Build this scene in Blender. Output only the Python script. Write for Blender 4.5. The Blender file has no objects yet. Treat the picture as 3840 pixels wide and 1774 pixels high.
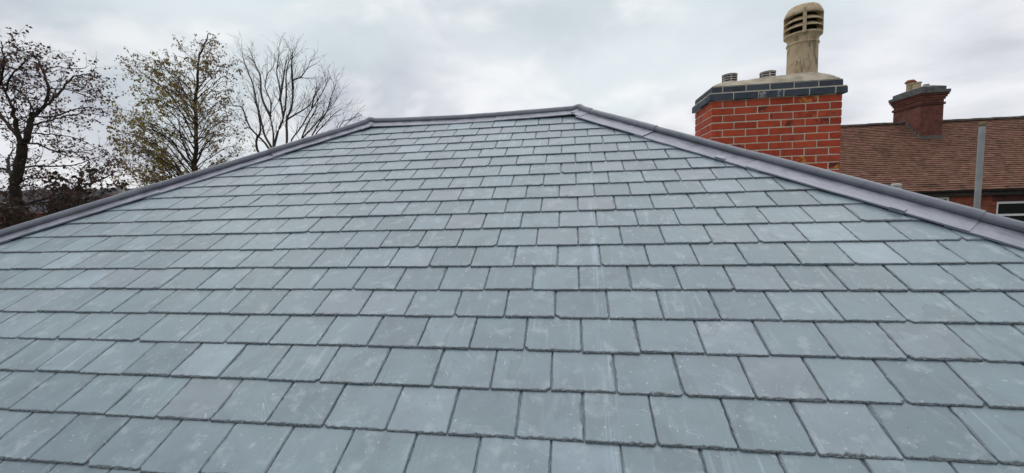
import bpy, bmesh, math, random
import numpy as np
from mathutils import Vector, Matrix, noise as mnoise
R = math.radians
rng = random.Random(7)
sc = bpy.context.scene
col = sc.collection

# ------------------------------------------------------------------ camera
CAM = Vector((0.717036, -1.405624, 5.245914))
MX = ((0.989254667, -0.016289034, -0.145292362),
      (0.143334668, -0.087816008, 0.985770522),
      (-0.028816245, -0.996003522, -0.084537613))      # columns: image right, image down, forward
FPX = 1552.38                                           # focal length in pixels of the 3840 px wide photo
cd = bpy.data.cameras.new('camera'); cam = bpy.data.objects.new('camera', cd); col.objects.link(cam)
cam.matrix_world = Matrix(((MX[0][0], -MX[0][1], -MX[0][2], CAM.x), (MX[1][0], -MX[1][1], -MX[1][2], CAM.y),
                           (MX[2][0], -MX[2][1], -MX[2][2], CAM.z), (0, 0, 0, 1)))
cd.sensor_width = 36; cd.lens = 36 * FPX / 3840; cd.clip_start = 0.05; cd.clip_end = 5000
sc.camera = cam

# ------------------------------------------------------------------ sky, sun, exposure
SUN = Vector((-0.05, 0.50, 0.86)).normalized()
w = bpy.data.worlds.new('World'); sc.world = w; w.use_nodes = True
N, L = w.node_tree.nodes, w.node_tree.links
N.clear()
def wn(t, **k):
    n = N.new(t)
    for a, b in k.items(): setattr(n, a, b)
    return n
def wmath(op, a, b=None, clamp=False):
    n = wn('ShaderNodeMath', operation=op, use_clamp=clamp)
    for i, v in enumerate((a, b)):
        if v is None: continue
        if isinstance(v, (int, float)): n.inputs[i].default_value = v
        else: L.new(v, n.inputs[i])
    return n.outputs[0]
def wmix(f, a, b):
    n = wn('ShaderNodeMix', data_type='RGBA')
    if isinstance(f, (int, float)): n.inputs[0].default_value = f
    else: L.new(f, n.inputs[0])
    for i, v in ((6, a), (7, b)):
        if isinstance(v, tuple): n.inputs[i].default_value = (*v, 1)
        else: L.new(v, n.inputs[i])
    return n.outputs[2]
tc = wn('ShaderNodeTexCoord'); sep = wn('ShaderNodeSeparateXYZ'); L.new(tc.outputs['Generated'], sep.inputs[0])
zc = wmath('MAXIMUM', sep.outputs[2], 0.0)
den = wmath('ADD', zc, 0.30)
cx = wmath('DIVIDE', sep.outputs[0], den); cy = wmath('DIVIDE', sep.outputs[1], den)
cmb = wn('ShaderNodeCombineXYZ'); L.new(cx, cmb.inputs[0]); L.new(cy, cmb.inputs[1])
def wnoise(scale, detail, rough, off, dist=0.0):
    v = wn('ShaderNodeVectorMath', operation='ADD'); L.new(cmb.outputs[0], v.inputs[0]); v.inputs[1].default_value = off
    n = wn('ShaderNodeTexNoise'); n.inputs['Scale'].default_value = scale; n.inputs['Detail'].default_value = detail
    n.inputs['Roughness'].default_value = rough; n.inputs['Distortion'].default_value = dist
    L.new(v.outputs[0], n.inputs['Vector']); return n.outputs['Fac']
def wramp(f, lo, hi):
    n = wn('ShaderNodeMapRange', interpolation_type='SMOOTHSTEP'); L.new(f, n.inputs[0])
    n.inputs[1].default_value = lo; n.inputs[2].default_value = hi; return n.outputs[0]
n1 = wnoise(1.15, 6, 0.50, (3.1, 7.7, 0), 0.35)
n2 = wnoise(0.75, 3, 0.45, (11.4, 2.2, 4))
n3 = wnoise(2.2, 5, 0.5, (1.4, 9.2, 8), 0.3)
cloud = wmix(wramp(n1, 0.36, 0.64), (0.40, 0.42, 0.49), (0.82, 0.835, 0.87))
cloud = wmix(wmath('MULTIPLY', wramp(n2, 0.45, 0.62), 0.65), cloud, (0.60, 0.69, 0.715))
cloud = wmix(wmath('MULTIPLY', wramp(n3, 0.50, 0.68), 0.60), cloud, (0.90, 0.90, 0.91))
hz = wmath('MULTIPLY', wmath('POWER', wmath('SUBTRACT', 1.0, zc, True), 8.0), 0.55)
cloud = wmix(hz, cloud, (0.83, 0.835, 0.85))
sky = wn('ShaderNodeTexSky', sky_type='NISHITA'); sky.sun_disc = False
sky.sun_elevation = math.asin(SUN.z); sky.sun_rotation = math.atan2(SUN.x, SUN.y)
sky.air_density = 1.2; sky.dust_density = 3.0
bg1 = wn('ShaderNodeBackground'); L.new(sky.outputs[0], bg1.inputs[0]); bg1.inputs[1].default_value = 0.05
bg2 = wn('ShaderNodeBackground'); L.new(cloud, bg2.inputs[0]); bg2.inputs[1].default_value = 1.20
ms = wn('ShaderNodeMixShader'); ms.inputs[0].default_value = 0.90
L.new(bg1.outputs[0], ms.inputs[1]); L.new(bg2.outputs[0], ms.inputs[2])
wo = wn('ShaderNodeOutputWorld'); L.new(ms.outputs[0], wo.inputs[0])
sl = bpy.data.lights.new('sun', 'SUN'); sl.energy = 1.5; sl.angle = R(90); sl.color = (1, 0.965, 0.92)
so = bpy.data.objects.new('sun', sl); col.objects.link(so); so.rotation_euler = SUN.to_track_quat('Z', 'Y').to_euler()
so.location = (0, 0, 30)
sc.view_settings.view_transform = 'Standard'; sc.view_settings.look = 'None'
sc.view_settings.exposure = 0.0; sc.view_settings.gamma = 1.0; sc.view_settings.use_curve_mapping = False

# ------------------------------------------------------------------ helpers
TH = R(28.5); Z0 = 4.4; TAN = math.tan(TH)
ROOFM = Matrix.Translation((0, 0, Z0)) @ Matrix.Rotation(TH, 4, 'X')     # roof-plane frame (u along course, v up slope, n out)
ROOFI = ROOFM.inverted()
def wdir(x, y):
    a, b = (x - 1920) / FPX, (y - 887) / FPX
    return Vector([MX[i][0] * a + MX[i][1] * b + MX[i][2] for i in range(3)])
def at(x, y, Y):                      # photo pixel -> point on the vertical plane Y = const
    d = wdir(x, y); return CAM + d * ((Y - CAM.y) / d.y)
def proj(p):
    d = Vector(p) - CAM; c = [sum(MX[i][k] * d[i] for i in range(3)) for k in range(3)]
    if c[2] < 0.05: return None
    return 1920 + FPX * c[0] / c[2], 887 + FPX * c[1] / c[2]

def tag(o, label=None, cat=None, group=None, kind=None):
    if label: o['label'] = label
    if cat: o['category'] = cat
    if group: o['group'] = group
    if kind: o['kind'] = kind
    return o
def empty(name, loc=(0, 0, 0)):
    o = bpy.data.objects.new(name, None); col.objects.link(o); o.location = loc; o.empty_display_size = 0.2; return o
def mesh_obj(name, verts, faces, mat, parent=None, smooth=False, origin=None):
    me = bpy.data.meshes.new(name)
    if origin is not None: verts = [Vector(v) - Vector(origin) for v in verts]
    me.from_pydata([tuple(v) for v in verts], [], faces); me.update()
    if mat: me.materials.append(mat)
    if smooth: me.polygons.foreach_set('use_smooth', [True] * len(me.polygons))
    o = bpy.data.objects.new(name, me); col.objects.link(o)
    if origin is not None: o.location = origin
    if parent: adopt(o, parent)
    return o
def wmat(o):
    m = Matrix.LocRotScale(o.location, o.rotation_euler, o.scale)
    return (wmat(o.parent) @ m) if o.parent else m
def adopt(o, p):                      # parent while keeping the world-space location of a plain mesh
    o.parent = p
    if p is None: return
    m = wmat(p).inverted() @ Matrix.LocRotScale(o.location, o.rotation_euler, o.scale)
    o.location, q, o.scale = m.decompose(); o.rotation_euler = q.to_euler()
class MB:
    def __init__(s): s.v = []; s.f = []
    def add(s, vs, fs):
        b = len(s.v); s.v += [Vector(v) for v in vs]; s.f += [tuple(i + b for i in f) for f in fs]
    def box(s, a, b, jit=0):
        x0, y0, z0 = a; x1, y1, z1 = b
        vs = [(x, y, z) for z in (z0, z1) for y in (y0, y1) for x in (x0, x1)]
        if jit: vs = [(p[0] + rng.uniform(-jit, jit), p[1] + rng.uniform(-jit, jit), p[2] + rng.uniform(-jit, jit)) for p in vs]
        s.add(vs, [(0, 2, 3, 1), (4, 5, 7, 6), (0, 1, 5, 4), (2, 6, 7, 3), (0, 4, 6, 2), (1, 3, 7, 5)])
    def lathe(s, prof, c=(0, 0, 0), n=32, a0=0.0, a1=2 * math.pi, closed=True):
        full = abs(a1 - a0 - 2 * math.pi) < 1e-6
        m = n if full else n + 1; k = len(prof)
        vs = [(c[0] + r * math.cos(a0 + (a1 - a0) * i / n), c[1] + r * math.sin(a0 + (a1 - a0) * i / n), c[2] + z) for i in range(m) for r, z in prof]
        fs = []
        for i in range(n):
            j = (i + 1) % m
            for q in range(k - (0 if closed else 1)):
                q2 = (q + 1) % k; fs.append((i * k + q, j * k + q, j * k + q2, i * k + q2))
        if not full and closed:
            fs.append(tuple(range(k))); fs.append(tuple(n * k + q for q in reversed(range(k))))
        s.add(vs, fs)
    def tube(s, pts, rad, n=6, cap=True):
        k = len(pts); vs = []
        ref = Vector((0.31, 0.17, 0.93))
        for i, p in enumerate(pts):
            t = (pts[min(i + 1, k - 1)] - pts[max(i - 1, 0)]); t = t.normalized() if t.length > 1e-9 else Vector((0, 0, 1))
            a = t.cross(ref);
            if a.length < 1e-3: a = t.cross(Vector((1, 0, 0)))
            a.normalize(); b = t.cross(a); r = rad[i]
            vs += [p + (a * math.cos(2 * math.pi * j / n) + b * math.sin(2 * math.pi * j / n)) * r for j in range(n)]
        fs = [(i * n + j, i * n + (j + 1) % n, (i + 1) * n + (j + 1) % n, (i + 1) * n + j) for i in range(k - 1) for j in range(n)]
        if cap: fs += [tuple(reversed(range(n))), tuple((k - 1) * n + j for j in range(n))]
        s.add(vs, fs)
    def build(s, name, mat, parent=None, smooth=False, origin=None): return mesh_obj(name, s.v, s.f, mat, parent, smooth, origin)

# ------------------------------------------------------------------ materials
class Mat:
    def __init__(s, name, rough=0.6, spec=0.5, metal=0.0):
        s.m = bpy.data.materials.new(name); s.m.use_nodes = True; s.t = s.m.node_tree
        s.b = s.t.nodes['Principled BSDF']; s.b.inputs['Roughness'].default_value = rough
        s.b.inputs['Specular IOR Level'].default_value = spec; s.b.inputs['Metallic'].default_value = metal
    def n(s, t, **k):
        x = s.t.nodes.new(t)
        for a, b in k.items(): setattr(x, a, b)
        return x
    def put(s, sock, v):
        if isinstance(v, bpy.types.NodeSocket): s.t.links.new(v, sock)
        elif isinstance(v, tuple) and len(v) == 3 and sock.type == 'RGBA': sock.default_value = (*v, 1)
        else: sock.default_value = v
    def math(s, op, a, b=0.0, clamp=False):
        x = s.n('ShaderNodeMath', operation=op, use_clamp=clamp); s.put(x.inputs[0], a); s.put(x.inputs[1], b); return x.outputs[0]
    def vec(s, op, a, b):
        x = s.n('ShaderNodeVectorMath', operation=op); s.put(x.inputs[0], a); s.put(x.inputs[1], b); return x.outputs[0]
    def attr(s, name, out='Vector'):
        return s.n('ShaderNodeAttribute', attribute_name=name).outputs[out]
    def noise(s, v, scale, detail=3.0, rough=0.5, dist=0.0, out='Fac'):
        x = s.n('ShaderNodeTexNoise'); s.put(x.inputs['Vector'], v); x.inputs['Scale'].default_value = scale
        x.inputs['Detail'].default_value = detail; x.inputs['Roughness'].default_value = rough; x.inputs['Distortion'].default_value = dist
        return x.outputs[out]
    def white(s, v, out='Value'):
        x = s.n('ShaderNodeTexWhiteNoise', noise_dimensions='3D' if not isinstance(v, bpy.types.NodeSocket) or v.type == 'VECTOR' else '1D')
        s.put(x.inputs['W' if x.noise_dimensions == '1D' else 'Vector'], v); return x.outputs[out]
    def range(s, f, lo, hi, a=0.0, b=1.0):
        x = s.n('ShaderNodeMapRange', interpolation_type='SMOOTHSTEP'); s.put(x.inputs[0], f)
        for i, v in ((1, lo), (2, hi), (3, a), (4, b)): x.inputs[i].default_value = v
        return x.outputs[0]
    def mix(s, f, a, b, mode='MIX'):
        x = s.n('ShaderNodeMix', data_type='RGBA', blend_type=mode); s.put(x.inputs[0], f); s.put(x.inputs[6], a); s.put(x.inputs[7], b); return x.outputs[2]
    def ramp(s, f, stops):
        x = s.n('ShaderNodeValToRGB'); s.put(x.inputs[0], f); e = x.color_ramp.elements
        while len(e) < len(stops): e.new(0.5)
        for i, (p, c) in enumerate(stops): e[i].position = p; e[i].color = (*c, 1)
        return x.outputs[0]
    def obj(s): return s.n('ShaderNodeTexCoord').outputs['Object']
    def rnd(s): return s.n('ShaderNodeObjectInfo').outputs['Random']
    def bump(s, h, strength=0.4, dist=0.01):
        x = s.n('ShaderNodeBump'); x.inputs['Strength'].default_value = strength; x.inputs['Distance'].default_value = dist
        s.put(x.inputs['Height'], h); s.t.links.new(x.outputs[0], s.b.inputs['Normal'])
    def color(s, c): s.put(s.b.inputs['Base Color'], c)
    def rough(s, r): s.put(s.b.inputs['Roughness'], r)
def scaled(m, v, sx, sy, sz): return m.vec('MULTIPLY', v, (sx, sy, sz))

def slate_mat():
    m = Mat('slate', 0.5, 0.7)
    suv = m.attr('suv'); ruv = m.attr('ruv'); edge = m.attr('edge', 'Fac')
    x = m.n('ShaderNodeSeparateXYZ'); m.put(x.inputs[0], suv); seed = x.outputs[2]
    r1 = m.white(seed); r2 = m.white(m.math('ADD', seed, 17.3)); r3 = m.white(m.math('ADD', seed, 41.9))
    base = m.ramp(r1, [(0.0, (0.160, 0.216, 0.236)), (0.18, (0.186, 0.252, 0.274)), (0.6, (0.206, 0.278, 0.298)), (0.86, (0.220, 0.292, 0.320)), (0.92, (0.224, 0.264, 0.288)), (0.96, (0.226, 0.284, 0.310)), (1.0, (0.280, 0.365, 0.405))])
    base = m.mix(1.0, base, m.ramp(m.noise(ruv, 0.55, 2), [(0.3, (0.93, 0.91, 0.96)), (0.7, (1.05, 1.06, 1.04))]), 'MULTIPLY')
    tone = m.noise(suv, 7.0, 5, 0.55, 0.4)
    base = m.mix(1.0, base, m.ramp(tone, [(0.25, (0.79, 0.80, 0.825)), (0.75, (1.16, 1.16, 1.145))]), 'MULTIPLY')
    # cleavage layers: sharp-edged areas of a slightly different tone
    lam = m.noise(scaled(m, suv, 1.0, 0.7, 1.0), 4.5, 4, 0.55, 0.8)
    lamm = m.math('MULTIPLY', m.range(lam, 0.565, 0.575), m.range(r3, 0.45, 0.55))
    base = m.mix(m.math('MULTIPLY', lamm, 0.34), base, (0.14, 0.17, 0.18))
    # pale run-off streaks down the slope, per slate and across the whole roof
    st = m.range(m.noise(scaled(m, suv, 42, 2.6, 1.0), 1.0, 4, 0.6), 0.56, 0.76)
    st = m.math('MULTIPLY', st, m.range(r2, 0.40, 0.95, 0.0, 0.46))
    base = m.mix(st, base, (0.44, 0.53, 0.59))
    rs = m.range(m.noise(scaled(m, ruv, 13, 0.22, 1.0), 1.0, 4, 0.65), 0.66, 0.76)
    rs = m.math('MULTIPLY', rs, m.range(m.noise(ruv, 3.0, 2), 0.4, 0.62, 0.0, 0.55))
    base = m.mix(rs, base, (0.46, 0.55, 0.62))
    ru = m.n('ShaderNodeSeparateXYZ'); m.put(ru.inputs[0], ruv)
    sb = m.range(m.math('ABSOLUTE', m.math('SUBTRACT', ru.outputs[0], 0.845)), 0.008, 0.045, 1.0, 0.0)      # one long run-off stain
    sb = m.math('MULTIPLY', m.math('MULTIPLY', sb, m.range(ru.outputs[1], 2.9, 2.4)), m.range(m.noise(scaled(m, ruv, 60, 2.0, 1.0), 1.0, 4, 0.6), 0.42, 0.66, 0.0, 0.50))
    sb = m.math('MULTIPLY', sb, m.range(m.noise(ruv, 4.5, 3), 0.38, 0.60, 0.15, 1.0))
    base = m.mix(sb, base, (0.46, 0.57, 0.66))
    # soft chalky clouds, scratches and specks
    ch = m.range(m.noise(suv, 11, 6, 0.65), 0.52, 0.70, 0.0, 0.50)
    base = m.mix(ch, base, (0.38, 0.44, 0.47))
    rot = m.n('ShaderNodeVectorRotate', rotation_type='Z_AXIS'); m.put(rot.inputs['Vector'], suv); m.put(rot.inputs['Angle'], m.math('MULTIPLY', r2, 6.28))
    sn = m.noise(scaled(m, rot.outputs[0], 22, 3.0, 1.0), 1.0, 2, 0.5)
    sc_ = m.range(m.math('ABSOLUTE', m.math('SUBTRACT', sn, 0.5)), 0.002, 0.008, 1.0, 0.0)
    sc_ = m.math('MULTIPLY', sc_, m.range(m.noise(m.vec('ADD', suv, (3.3, 1.1, 0.0)), 9, 2), 0.57, 0.68, 0.0, 0.6))
    base = m.mix(sc_, base, (0.50, 0.56, 0.58))
    sp = m.range(m.noise(suv, 62, 2, 0.5), 0.69, 0.73, 0.0, 0.7)
    base = m.mix(sp, base, (0.48, 0.51, 0.51))
    dk = m.range(m.noise(m.vec('ADD', suv, (9.0, 4.0, 0.0)), 60, 2, 0.5), 0.75, 0.79, 0.0, 0.55)
    base = m.mix(dk, base, (0.06, 0.07, 0.07))
    # broken edges: uneven split stone, darkened to paint in the shadow gaps
    en = m.noise(suv, 150, 4, 0.7)
    base = m.mix(m.math('MULTIPLY', edge, 0.92), base, m.ramp(en, [(0.34, (0.022, 0.026, 0.03)), (0.50, (0.075, 0.088, 0.095)), (0.70, (0.24, 0.275, 0.28))]))
    m.color(base)
    m.rough(m.math('ADD', m.range(tone, 0.2, 0.8, 0.32, 0.48), m.math('MULTIPLY', edge, 0.35)))
    h = m.math('ADD', m.math('MULTIPLY', m.noise(suv, 30, 6, 0.6), 0.5), m.math('MULTIPLY', lamm, -0.35))
    h = m.math('ADD', h, m.math('MULTIPLY', m.math('MULTIPLY', m.noise(suv, 120, 3, 0.6), edge), 1.6))
    m.bump(h, 0.36, 0.003)
    return m.m
def lead_mat():
    m = Mat('lead', 0.42, 0.5, 0.45)
    o = m.obj()
    n = m.noise(o, 7, 6, 0.6, 0.5); n2 = m.noise(o, 45, 4, 0.6); al = m.attr('lead')
    c = m.ramp(n, [(0.25, (0.19, 0.20, 0.232)), (0.5, (0.285, 0.298, 0.345)), (0.75, (0.385, 0.40, 0.45))])
    stv = m.noise(scaled(m, al, 1.6, 34, 1.0), 1.0, 5, 0.62)
    c = m.mix(m.range(stv, 0.57, 0.70, 0.0, 0.42), c, (0.52, 0.52, 0.57))
    c = m.mix(m.range(stv, 0.44, 0.30, 0.0, 0.6), c, (0.085, 0.083, 0.10))
    c = m.mix(m.range(n2, 0.62, 0.75, 0.0, 0.25), c, (0.40, 0.40, 0.43))
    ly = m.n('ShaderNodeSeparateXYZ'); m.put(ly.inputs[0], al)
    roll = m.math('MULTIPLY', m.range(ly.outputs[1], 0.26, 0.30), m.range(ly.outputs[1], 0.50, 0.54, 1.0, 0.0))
    c = m.mix(m.math('MULTIPLY', roll, 0.55), c, (0.105, 0.112, 0.130))            # shade painted into the roll's colour, darker than the wings
    m.color(c); m.rough(m.range(n, 0.3, 0.7, 0.34, 0.50))
    m.bump(m.math('ADD', m.math('MULTIPLY', m.noise(o, 16, 4, 0.55), 1.0), m.math('MULTIPLY', n2, 0.15)), 0.35, 0.012)
    return m.m
def brick_mat(name, stops, stain=None, dark=0.5):
    m = Mat(name, 0.85, 0.3)
    o = m.obj(); r = m.rnd()
    off = m.n('ShaderNodeCombineXYZ'); m.put(off.inputs[0], m.math('MULTIPLY', r, 37.0)); m.put(off.inputs[2], m.math('MULTIPLY', r, 91.0))
    p = m.vec('ADD', o, off.outputs[0])
    c = m.ramp(r, stops)
    c = m.mix(1.0, c, m.ramp(m.noise(p, 14, 6, 0.65), [(0.25, (0.72, 0.70, 0.70)), (0.75, (1.24, 1.2, 1.18))]), 'MULTIPLY')
    r2 = m.white(m.math('MULTIPLY', r, 77.7)); r3 = m.white(m.math('MULTIPLY', r, 131.1))
    c = m.mix(m.math('MULTIPLY', m.range(m.noise(p, 9, 3, 0.5), 0.52, 0.66), m.range(r2, 0.74, 0.78, 0.0, dark)), c, (0.025, 0.018, 0.018))
    if stain: c = m.mix(m.math('MULTIPLY', m.range(m.noise(p, 16, 5, 0.6), 0.50, 0.60), m.range(r3, 0.93, 0.95, 0.0, 0.8)), c, stain)
    c = m.mix(m.range(m.noise(p, 70, 3, 0.6), 0.64, 0.76, 0.0, 0.25), c, (0.48, 0.33, 0.25))
    m.color(c); m.bump(m.noise(p, 60, 5, 0.65), 0.5, 0.006); return m.m
def plain(name, stops, scale=12, rough=0.8, spec=0.3, metal=0.0, bump=0.3, bscale=50, detail=6):
    m = Mat(name, rough, spec, metal); o = m.obj()
    m.color(m.ramp(m.noise(o, scale, detail, 0.62, 0.3), stops))
    if bump: m.bump(m.noise(o, bscale, 4, 0.6), bump, 0.008)
    return m.m
def pot_mat(name, stops):
    m = Mat(name, 0.8, 0.3); o = m.obj()
    c = m.ramp(m.noise(o, 9, 6, 0.62, 0.5), stops)
    c = m.mix(m.range(m.noise(m.vec('MULTIPLY', o, (1.0, 1.0, 0.35)), 12, 5, 0.62, 0.8), 0.52, 0.68, 0.0, 0.72), c, (0.13, 0.095, 0.06))
    crk = m.range(m.math('ABSOLUTE', m.math('SUBTRACT', m.noise(m.vec('MULTIPLY', o, (1.0, 1.0, 0.22)), 8, 5, 0.6, 0.6), 0.5)), 0.003, 0.014, 1.0, 0.0)
    c = m.mix(m.math('MULTIPLY', crk, m.range(m.noise(o, 5, 2), 0.52, 0.60, 0.0, 0.85)), c, (0.045, 0.03, 0.02))
    m.color(c); m.bump(m.noise(o, 60, 4, 0.6), 0.35, 0.006); return m.m
def bark_mat(name, a, b, green=0.0):
    m = Mat(name, 0.9, 0.15); o = m.obj()
    c = m.ramp(m.noise(m.vec('MULTIPLY', o, (1, 1, 0.3)), 18, 5, 0.65), [(0.3, a), (0.7, b)])
    if green: c = m.mix(m.range(m.noise(o, 3, 3), 0.45, 0.6, 0.0, green), c, (0.045, 0.05, 0.018))
    m.color(c); m.bump(m.noise(m.vec('MULTIPLY', o, (1, 1, 0.25)), 40, 4, 0.6), 0.5, 0.02); return m.m
def leaf_mat(name, stops):
    m = Mat(name, 0.65, 0.25); t = m.attr('tone', 'Fac')
    c = m.ramp(t, stops); m.color(c)
    tr = m.n('ShaderNodeBsdfTranslucent'); m.put(tr.inputs[0], c)
    mx = m.n('ShaderNodeMixShader'); mx.inputs[0].default_value = 0.5
    out = m.t.nodes['Material Output']
    m.t.links.new(m.b.outputs[0], mx.inputs[1]); m.t.links.new(tr.outputs[0], mx.inputs[2]); m.t.links.new(mx.outputs[0], out.inputs[0])
    return m.m
def tile_mat(name, stops, moss=0.4):
    m = Mat(name, 0.9, 0.2); s = m.attr('suv'); p = m.attr('ruv')
    x = m.n('ShaderNodeSeparateXYZ'); m.put(x.inputs[0], s)
    c = m.ramp(m.white(x.outputs[2]), stops)
    c = m.mix(1.0, c, m.ramp(m.noise(p, 6, 5, 0.6), [(0.3, (0.7, 0.68, 0.66)), (0.7, (1.25, 1.25, 1.25))]), 'MULTIPLY')
    c = m.mix(m.range(m.noise(p, 1.6, 6, 0.68, 0.6), 0.50, 0.68, 0.0, moss), c, (0.035, 0.03, 0.025))
    m.color(c); m.bump(m.noise(p, 40, 4), 0.4, 0.01); return m.m
def brickwall_mat(name, c1, c2, mortar):
    m = Mat(name, 0.9, 0.2); o = m.obj()
    x = m.n('ShaderNodeSeparateXYZ'); m.put(x.inputs[0], o)
    cb = m.n('ShaderNodeCombineXYZ'); m.put(cb.inputs[0], m.math('ADD', x.outputs[0], x.outputs[1])); m.put(cb.inputs[1], x.outputs[2])
    b = m.n('ShaderNodeTexBrick'); m.put(b.inputs['Vector'], cb.outputs[0])
    m.put(b.inputs['Color1'], c1); m.put(b.inputs['Color2'], c2); m.put(b.inputs['Mortar'], mortar)
    for k, v in (('Scale', 1.0), ('Mortar Size', 0.008), ('Brick Width', 0.225), ('Row Height', 0.075), ('Bias', 0.0)): b.inputs[k].default_value = v
    c = m.mix(1.0, b.outputs[0], m.ramp(m.noise(o, 5, 5, 0.6), [(0.3, (0.6, 0.58, 0.58)), (0.7, (1.25, 1.2, 1.2))]), 'MULTIPLY')
    m.color(c); m.bump(m.math('SUBTRACT', 1.0, b.outputs['Fac']), 0.6, 0.008); return m.m

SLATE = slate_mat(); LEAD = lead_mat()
BRICK = brick_mat('red_brick', [(0.0, (0.36, 0.050, 0.024)), (0.4, (0.44, 0.066, 0.029)), (0.75, (0.48, 0.080, 0.034)), (1.0, (0.38, 0.070, 0.04))], (0.55, 0.27, 0.04), 0.75)
BLUE = brick_mat('blue_brick', [(0.0, (0.055, 0.068, 0.09)), (1.0, (0.085, 0.10, 0.125))], (0.35, 0.36, 0.36), 0.2)
MORTAR = plain('mortar', [(0.3, (0.50, 0.445, 0.34)), (0.7, (0.64, 0.575, 0.455))], 20, 0.95, 0.1, bump=0.6, bscale=90)
FLAUNCH = plain('flaunching', [(0.28, (0.27, 0.235, 0.17)), (0.55, (0.47, 0.42, 0.325)), (0.8, (0.56, 0.51, 0.41))], 9, 0.95, 0.1, bump=0.6, bscale=40)
POT = pot_mat('buff_clay', [(0.25, (0.36, 0.265, 0.16)), (0.5, (0.53, 0.41, 0.26)), (0.78, (0.62, 0.51, 0.35))])
VENT = plain('vent_clay', [(0.3, (0.20, 0.18, 0.17)), (0.7, (0.56, 0.53, 0.50))], 14, 0.7)
DARK = plain('underlay', [(0.3, (0.012, 0.012, 0.013)), (0.7, (0.02, 0.02, 0.022))], 10, 0.95, 0.1, bump=0)
SOOT = plain('soot', [(0.3, (0.012, 0.010, 0.008)), (0.7, (0.03, 0.025, 0.02))], 10, 0.95, 0.1, bump=0)
TILE = tile_mat('clay_tile', [(0.0, (0.19, 0.098, 0.068)), (0.5, (0.225, 0.118, 0.082)), (1.0, (0.255, 0.142, 0.104))], 0.5)
REDTILE = tile_mat('red_tile', [(0.0, (0.15, 0.062, 0.042)), (0.5, (0.21, 0.085, 0.056)), (1.0, (0.15, 0.075, 0.055))], 0.8)
OLDBRICK = brickwall_mat('old_brick', (0.20, 0.072, 0.052), (0.15, 0.056, 0.044), (0.13, 0.085, 0.07))
WALLBRICK = brickwall_mat('wall_brick', (0.33, 0.095, 0.05), (0.26, 0.07, 0.04), (0.22, 0.13, 0.09))
DARKBRICK = brickwall_mat('lintel_brick', (0.12, 0.04, 0.032), (0.09, 0.033, 0.03), (0.09, 0.06, 0.05))
RENDERW = plain('wall_render', [(0.3, (0.40, 0.37, 0.33)), (0.7, (0.5, 0.47, 0.42))], 6)
STONE = plain('grey_cement', [(0.3, (0.07, 0.072, 0.07)), (0.7, (0.17, 0.17, 0.165))], 8, 0.95)
RIDGE = plain('ridge_clay', [(0.3, (0.05, 0.042, 0.038)), (0.7, (0.12, 0.095, 0.085))], 8, 0.9)
WHITE = plain('white_paint', [(0.3, (0.70, 0.70, 0.70)), (0.7, (0.82, 0.82, 0.82))], 6, 0.4, 0.5, bump=0)
BLACKP = plain('black_paint', [(0.3, (0.018, 0.016, 0.016)), (0.7, (0.035, 0.03, 0.03))], 6, 0.5, 0.4, bump=0)
GALV = plain('galvanised', [(0.3, (0.25, 0.265, 0.265)), (0.7, (0.36, 0.375, 0.37))], 5, 0.55, 0.5, 0.3)
PALE = plain('pale_paint', [(0.3, (0.42, 0.41, 0.38)), (0.7, (0.56, 0.55, 0.51))], 6, 0.6)
CREAMPOT = plain('cream_clay', [(0.3, (0.42, 0.33, 0.19)), (0.7, (0.56, 0.46, 0.30))], 8)
REDPOT = plain('red_clay', [(0.3, (0.22, 0.05, 0.045)), (0.7, (0.30, 0.075, 0.06))], 8)
gm = Mat('window_glass', 0.06, 0.5); gm.color((0.012, 0.013, 0.015)); GLASS = gm.m

# ------------------------------------------------------------------ ground and hill
gmat = plain('ground', [(0.3, (0.03, 0.04, 0.018)), (0.6, (0.06, 0.065, 0.03)), (0.8, (0.09, 0.08, 0.06))], 0.25, 0.95, 0.1, bump=0.3, bscale=2)
tag(mesh_obj('ground', [(-2500, -2500, 0), (2500, -2500, 0), (2500, 2500, 0), (-2500, 2500, 0)], [(0, 1, 2, 3)], gmat), kind='structure')
def build_hill():
    na, nr = 420, 26; vs = []; fs = []
    for i in range(na + 1):
        a = R(-105 + 130 * i / na)
        for j in range(nr + 1):
            t = j / nr; rad = 230 + 150 * t
            p = Vector((CAM.x + rad * math.sin(a), CAM.y + rad * math.cos(a), 0))
            prof = math.sin(min(t, 1) * math.pi * 0.5) ** 1.3
            top = 20.0 + 2.2 * mnoise.noise(Vector((a * 4, 3, 0)))
            bumpy = (mnoise.noise(Vector((p.x * 0.12, p.y * 0.12, 1))) * 1.3 + mnoise.noise(Vector((p.x * 0.35, p.y * 0.35, 5))) * 1.3) * (0.3 + t)
            vs.append((p.x, p.y, -0.5 + prof * top + bumpy))
    k = nr + 1
    for i in range(na):
        for j in range(nr): fs.append((i * k + j, i * k + j + 1, (i + 1) * k + j + 1, (i + 1) * k + j))
    m = Mat('wooded_hill', 0.95, 0.05); o = m.obj()
    c = m.ramp(m.noise(o, 0.22, 8, 0.75), [(0.34, (0.022, 0.024, 0.026)), (0.5, (0.062, 0.062, 0.068)), (0.66, (0.13, 0.128, 0.138))])
    m.color(m.mix(m.range(m.noise(o, 0.03, 3), 0.5, 0.62, 0.0, 0.5), c, (0.055, 0.045, 0.035)))
    tag(mesh_obj('hill', vs, fs, m.m, None, False), kind='structure')
build_hill()

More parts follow.
